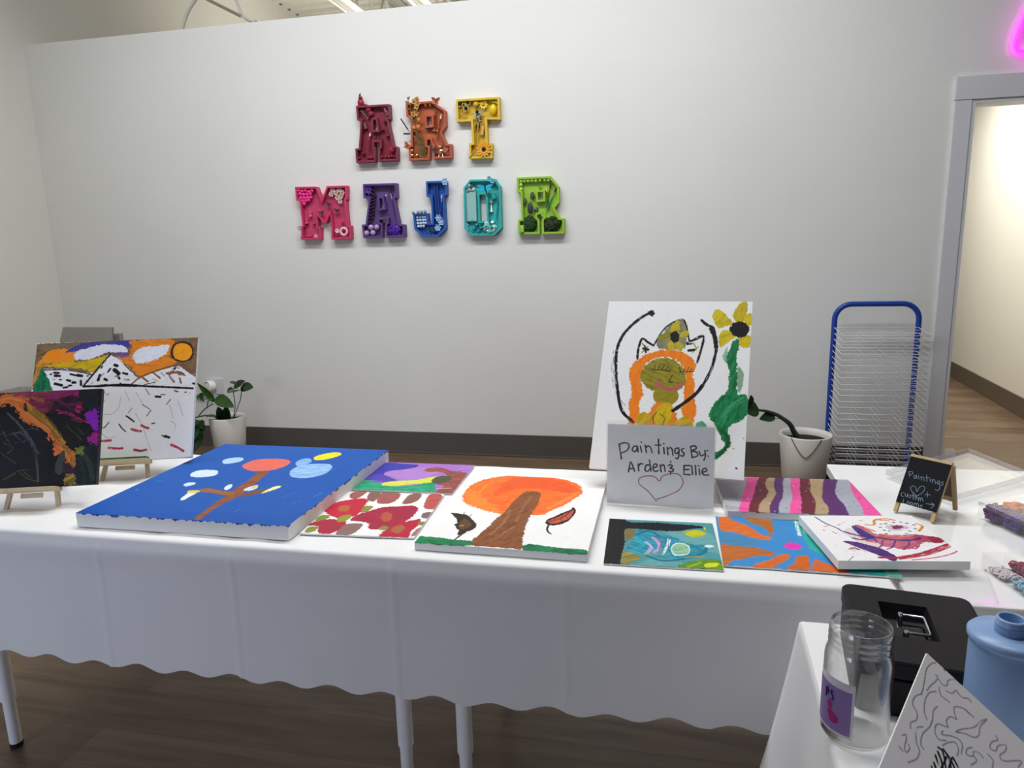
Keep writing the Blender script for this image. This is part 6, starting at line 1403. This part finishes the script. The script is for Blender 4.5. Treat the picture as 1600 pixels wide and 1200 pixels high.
o = lid([(0.467,1.515,0.740), (0.669,1.532,0.740), (0.633,1.386,0.740), (0.464,1.341,0.740)], .006, 'thin clear lid lying under the splashed canvas at the table gap', m_clear)

# ---------------------------------------------------------------- small table: cash box, jar, bottle, drawing
m_blk = mat('black_powder_coat', '#121114', .5, var=.08, bump=.08, bscale=500, spec=.25); m_blk2 = mat('black_plastic_gloss', '#0a0a0c', .12)
ca = math.radians(8.0); w, d, h = .198, .242, .090
Mb_ = Matrix.Rotation(-ca, 4, 'Z'); Mb_.translation = (.288, 1.020, T+.0005)
o = thing('cash_box', (.288, 1.020, T), 'black metal cash box with a chrome handle on small table', 'cash box')
def rbox(b, x0, y0, x1, y1, z0, z1, r, M, n=6):
    pts = []
    for cx, cy, a0 in ((x1-r, y1-r, 0), (x0+r, y1-r, 90), (x0+r, y0+r, 180), (x1-r, y0+r, 270)):
        for k in range(n+1): a = math.radians(a0+90*k/n); pts.append((cx+r*math.cos(a), cy+r*math.sin(a)))
    N = len(pts); vs = [M @ Vector((p[0], p[1], z)) for z in (z0, z1) for p in pts]
    b.add(vs, [tuple(range(N))[::-1], tuple(range(N, 2*N))]+[(i, (i+1) % N, N+(i+1) % N, N+i) for i in range(N)])
b = MB(); rbox(b, .002, .002, w-.002, d-.002, 0, .058, .016, Mb_); b.build('body', m_blk, o, bevel=.002)
b = MB(); rbox(b, 0, 0, w, d, .060, h, .018, Mb_); ld = b.build('lid', m_blk, o, bevel=.006, seg=3)
# recess: raised lip ring with a sunken glossy well
def rz(b, poly, z0, z1, inset):
    n = len(poly); c = (sum(p[0] for p in poly)/n, sum(p[1] for p in poly)/n); inn = [(p[0]+(c[0]-p[0])*inset, p[1]+(c[1]-p[1])*inset) for p in poly]
    vs = [Mb_ @ Vector((p[0], p[1], z0)) for p in poly]+[Mb_ @ Vector((p[0], p[1], z1)) for p in inn]
    b.add(vs, [(i, (i+1) % n, n+(i+1) % n, n+i) for i in range(n)]+[tuple(range(n, 2*n))])
hx0, hx1, hy0, hy1 = .052, .124, .075, .185
cut = MB(); cut.add([Mb_ @ Vector(p) for p in ((hx0+.006, hy0+.006, h-.017), (hx1-.006, hy0+.006, h-.017), (hx1-.006, hy1-.006, h-.017), (hx0+.006, hy1-.006, h-.017), (hx0-.004, hy0-.004, h+.01), (hx1+.004, hy0-.004, h+.01), (hx1+.004, hy1+.004, h+.01), (hx0-.004, hy1+.004, h+.01))], [(3, 2, 1, 0), (4, 5, 6, 7), (0, 1, 5, 4), (1, 2, 6, 5), (2, 3, 7, 6), (3, 0, 4, 7)])
co_ = cut.build('recess_cut', m_blk2, o)
dp = bpy.context.evaluated_depsgraph_get()
bo = ld.modifiers.new('recess', 'BOOLEAN'); bo.operation = 'DIFFERENCE'; bo.object = co_; bo.solver = 'EXACT'
bpy.context.view_layer.update(); dp = bpy.context.evaluated_depsgraph_get(); me2 = bpy.data.meshes.new_from_object(ld.evaluated_get(dp)); ld.modifiers.clear(); ld.data = me2; bpy.data.objects.remove(co_)
b = MB(); b.box((hx0+.005, hy0+.005, h-.0175), (hx1-.005, hy1-.005, h-.0155), Mb_); b.build('handle_well', m_blk2, o)
b = MB(); zz = h-.006
b.tube([Mb_ @ Vector(p) for p in ((hx0+.032, hy1-.026, zz), (hx1-.010, hy1-.026, zz), (hx1-.008, hy1-.030, zz), (hx1-.008, hy0+.030, zz), (hx1-.010, hy0+.026, zz), (hx0+.032, hy0+.026, zz))], .0022, 10); hd = b.build('handle', m_silver, o)
hd['label'] = 'chrome bail handle'
for yy in (hy1-.026, hy0+.026):
    b = MB(); b.lathe([(.0045, h-.0165), (.0045, h-.005), (.003, h-.003)], Mb_ @ Vector((hx0+.030, yy, 0)), 12); b.build('handle_post', m_silver, o)
# jar
jc = Vector((.277, .966, T+.0008)); R_ = .0445; hh = .170
o = thing('plastic_jar', tuple(jc), 'empty clear screw-top jar with a purple label on small table', 'jar')
m_jar = glassy('clear_jar_plastic', '#ffffff', .05, mixf=1, fac2=.01, base=.07, power=2.6)
prof = [(.034, 0), (.041, .002), (R_, .008), (R_, .118), (.0435, .126), (.0405, .136), (.0395, .140), (.0412, .142), (.0395, .145), (.0395, .149), (.0412, .151), (.0395, .154), (.0395, .158), (.041, .160), (.0395, .163), (.0395, .169), (.0385, hh)]
inn = [(r-.0016, z) for r, z in prof[::-1] if z > .005]+[(.036, .004), (0, .004)]
b = MB(); n = 64; pr = [(0, .0)]+prof+inn; b.lathe(pr, jc, n); b.build('jar_body', m_jar, o)
def arc(b, a0, a1, z0, z1, r, n=18):
    vs = []
    for k in range(n+1):
        a = a0+(a1-a0)*k/n; vs += [(jc.x+r*math.cos(a), jc.y+r*math.sin(a), jc.z+z0), (jc.x+r*math.cos(a), jc.y+r*math.sin(a), jc.z+z1)]
    b.add(vs, [(2*i, 2*i+2, 2*i+3, 2*i+1) for i in range(n)], True)
va = math.atan2(-jc.y, -jc.x)     # towards the camera
b = MB(); arc(b, va-1.55, va-.02, .018, .100, R_+.0004); lb = b.build('label', mat('label_backing', '#d4d0dc', .35), o); lb['label'] = 'purple paper label with pink heart'
b = MB(); arc(b, va-1.55, va-.10, .022, .088, R_+.0008); b.build('label_print', mat('label_purple', '#8d74ad', .4), lb)
def on_jar(b, pts, w):
    # pts in (angle offset, z) -> thin ribbon on the label
    P = [Vector((jc.x+(R_+.0012)*math.cos(va+a), jc.y+(R_+.0012)*math.sin(va+a), jc.z+z)) for a, z in pts]; b.tube(P, w, 6)
b = MB()
for pts in ([(-.95, .066), (-.95, .080)], [(-.95, .080), (-.88, .080), (-.86, .076), (-.88, .072), (-.95, .072)], [(-.66, .079), (-.72, .081), (-.76, .078), (-.72, .0745), (-.66, .071), (-.68, .067), (-.76, .067)]): on_jar(b, pts, .0011)
b.build('label_lettering', cm('#2c1a66'), lb)
b = MB()
def blob(a, z, ra, rz):
    vs = [(jc.x+(R_+.001)*math.cos(va+a), jc.y+(R_+.001)*math.sin(va+a), jc.z+z)]; 
    for k in range(16):
        t = k*math.pi/8; aa = a+ra*math.cos(t); vs.append((jc.x+(R_+.001)*math.cos(va+aa), jc.y+(R_+.001)*math.sin(va+aa), jc.z+z+rz*math.sin(t)))
    b.add(vs, [(0, i+1, (i+1) % 16+1) for i in range(16)])
blob(-.78, .058, .10, .006); blob(-.62, .040, .17, .0075); blob(-.76, .046, .09, .006); blob(-.70, .043, .12, .007); b.build('label_heart', cm('#a02c78'), lb)
# blue bottle
bc = Vector((.430, .905, T-.003)); o = thing('bottle', tuple(bc), 'pale blue plastic bottle with open neck beside the cash box', 'bottle')
m_bl = mat('pale_blue_plastic', '#85a3cc', .32, var=.015)
k_ = .0455; b = MB(); b.lathe([(.030, 0), (.040, .003), (.0425, .010), (.0425, .190), (.0405, .198), (.041, .199)], bc, 56); b.build('body', m_bl, o)
b = MB(); b.lathe([(.041, .1985), (k_-.001, .1995), (k_, .202), (k_, .207), (k_-.003, .2105), (.019, .2115), (.0165, .2115)], bc, 56); b.build('lid_disc', m_bl, o)
b = MB(); b.lathe([(.0165, .211), (.0165, .215), (.0178, .2165), (.0165, .218), (.0165, .2205), (.0178, .222), (.0165, .2235), (.0165, .229), (.0155, .231), (.0135, .231), (.0130, .229), (.0130, .200), (0, .199)], bc, 40); b.build('neck', m_bl, o)
# drawing on a tilted board
DRAW=((0.292,0.780,0.978),(0.736,-0.259,-0.625),(0.495,0.836,0.237))
A_, R_v, U_v = (Vector(v) for v in DRAW); Nn = R_v.cross(U_v)
dw, dh = .28, .22
o = canvas_mesh('drawing', 'drawing', dw, dh, .0022, res=.8, bleed=0, relief=0, m=PM_PAPER, edge='#e8e4e4', seed=31)
Md = Matrix((R_v, U_v, Nn)).transposed().to_4x4(); Md.translation = A_+R_v*dw/2-U_v*dh-Nn*.0022; o.matrix_world = Md; o['_o'] = tuple(Md.translation)
tag(o, 'white board with grey squiggle drawing propped at lower right', 'drawing')

# ---------------------------------------------------------------- pink neon sign over the doorway
o = thing('neon_sign', (2.05, D-.02, 2.38), 'pink neon sign above the doorway, cut off by the photo edge', 'neon sign')
yn = D-.03
pth = [(2.35, yn, 2.92), (2.12, yn, 2.86), (1.95, yn, 2.70), (1.88, yn, 2.56), (1.853, yn, 2.47), (1.850, yn, 2.42), (1.872, yn, 2.395), (1.92, yn, 2.385), (1.99, yn, 2.345), (2.05, yn, 2.315), (2.12, yn, 2.36), (2.10, yn, 2.46), (2.2, yn, 2.55), (2.4, yn, 2.5)]
b = MB(); b.tube(smooth_path(pth, 8), .008, 10); b.build('neon_tube', mat('pink_neon', '#ff30f0', .4, emit='#ff1cf0', es=6.5), o)
b = MB(); 
sp = smooth_path(pth, 8); vs = []
for i, p in enumerate(sp):
    dd = (sp[min(i+1, len(sp)-1)]-sp[max(i-1, 0)]).normalized(); sd = Vector((-dd.z, 0, dd.x)); vs += [(p.x+sd.x*.03, D-.012, p.z+sd.z*.03), (p.x-sd.x*.03, D-.012, p.z-sd.z*.03), (p.x+sd.x*.03, D-.016, p.z+sd.z*.03), (p.x-sd.x*.03, D-.016, p.z-sd.z*.03)]
fs = []
for i in range(len(sp)-1): a = 4*i; fs += [(a, a+4, a+5, a+1), (a+2, a+3, a+7, a+6), (a, a+2, a+6, a+4), (a+1, a+5, a+7, a+3)]
b.add(vs, fs); b.build('acrylic_backing', glassy('backing_acrylic', '#fffaff', .05, fac2=.15), o)

for ob in bpy.data.objects:
    if '_o' in ob: del ob['_o']
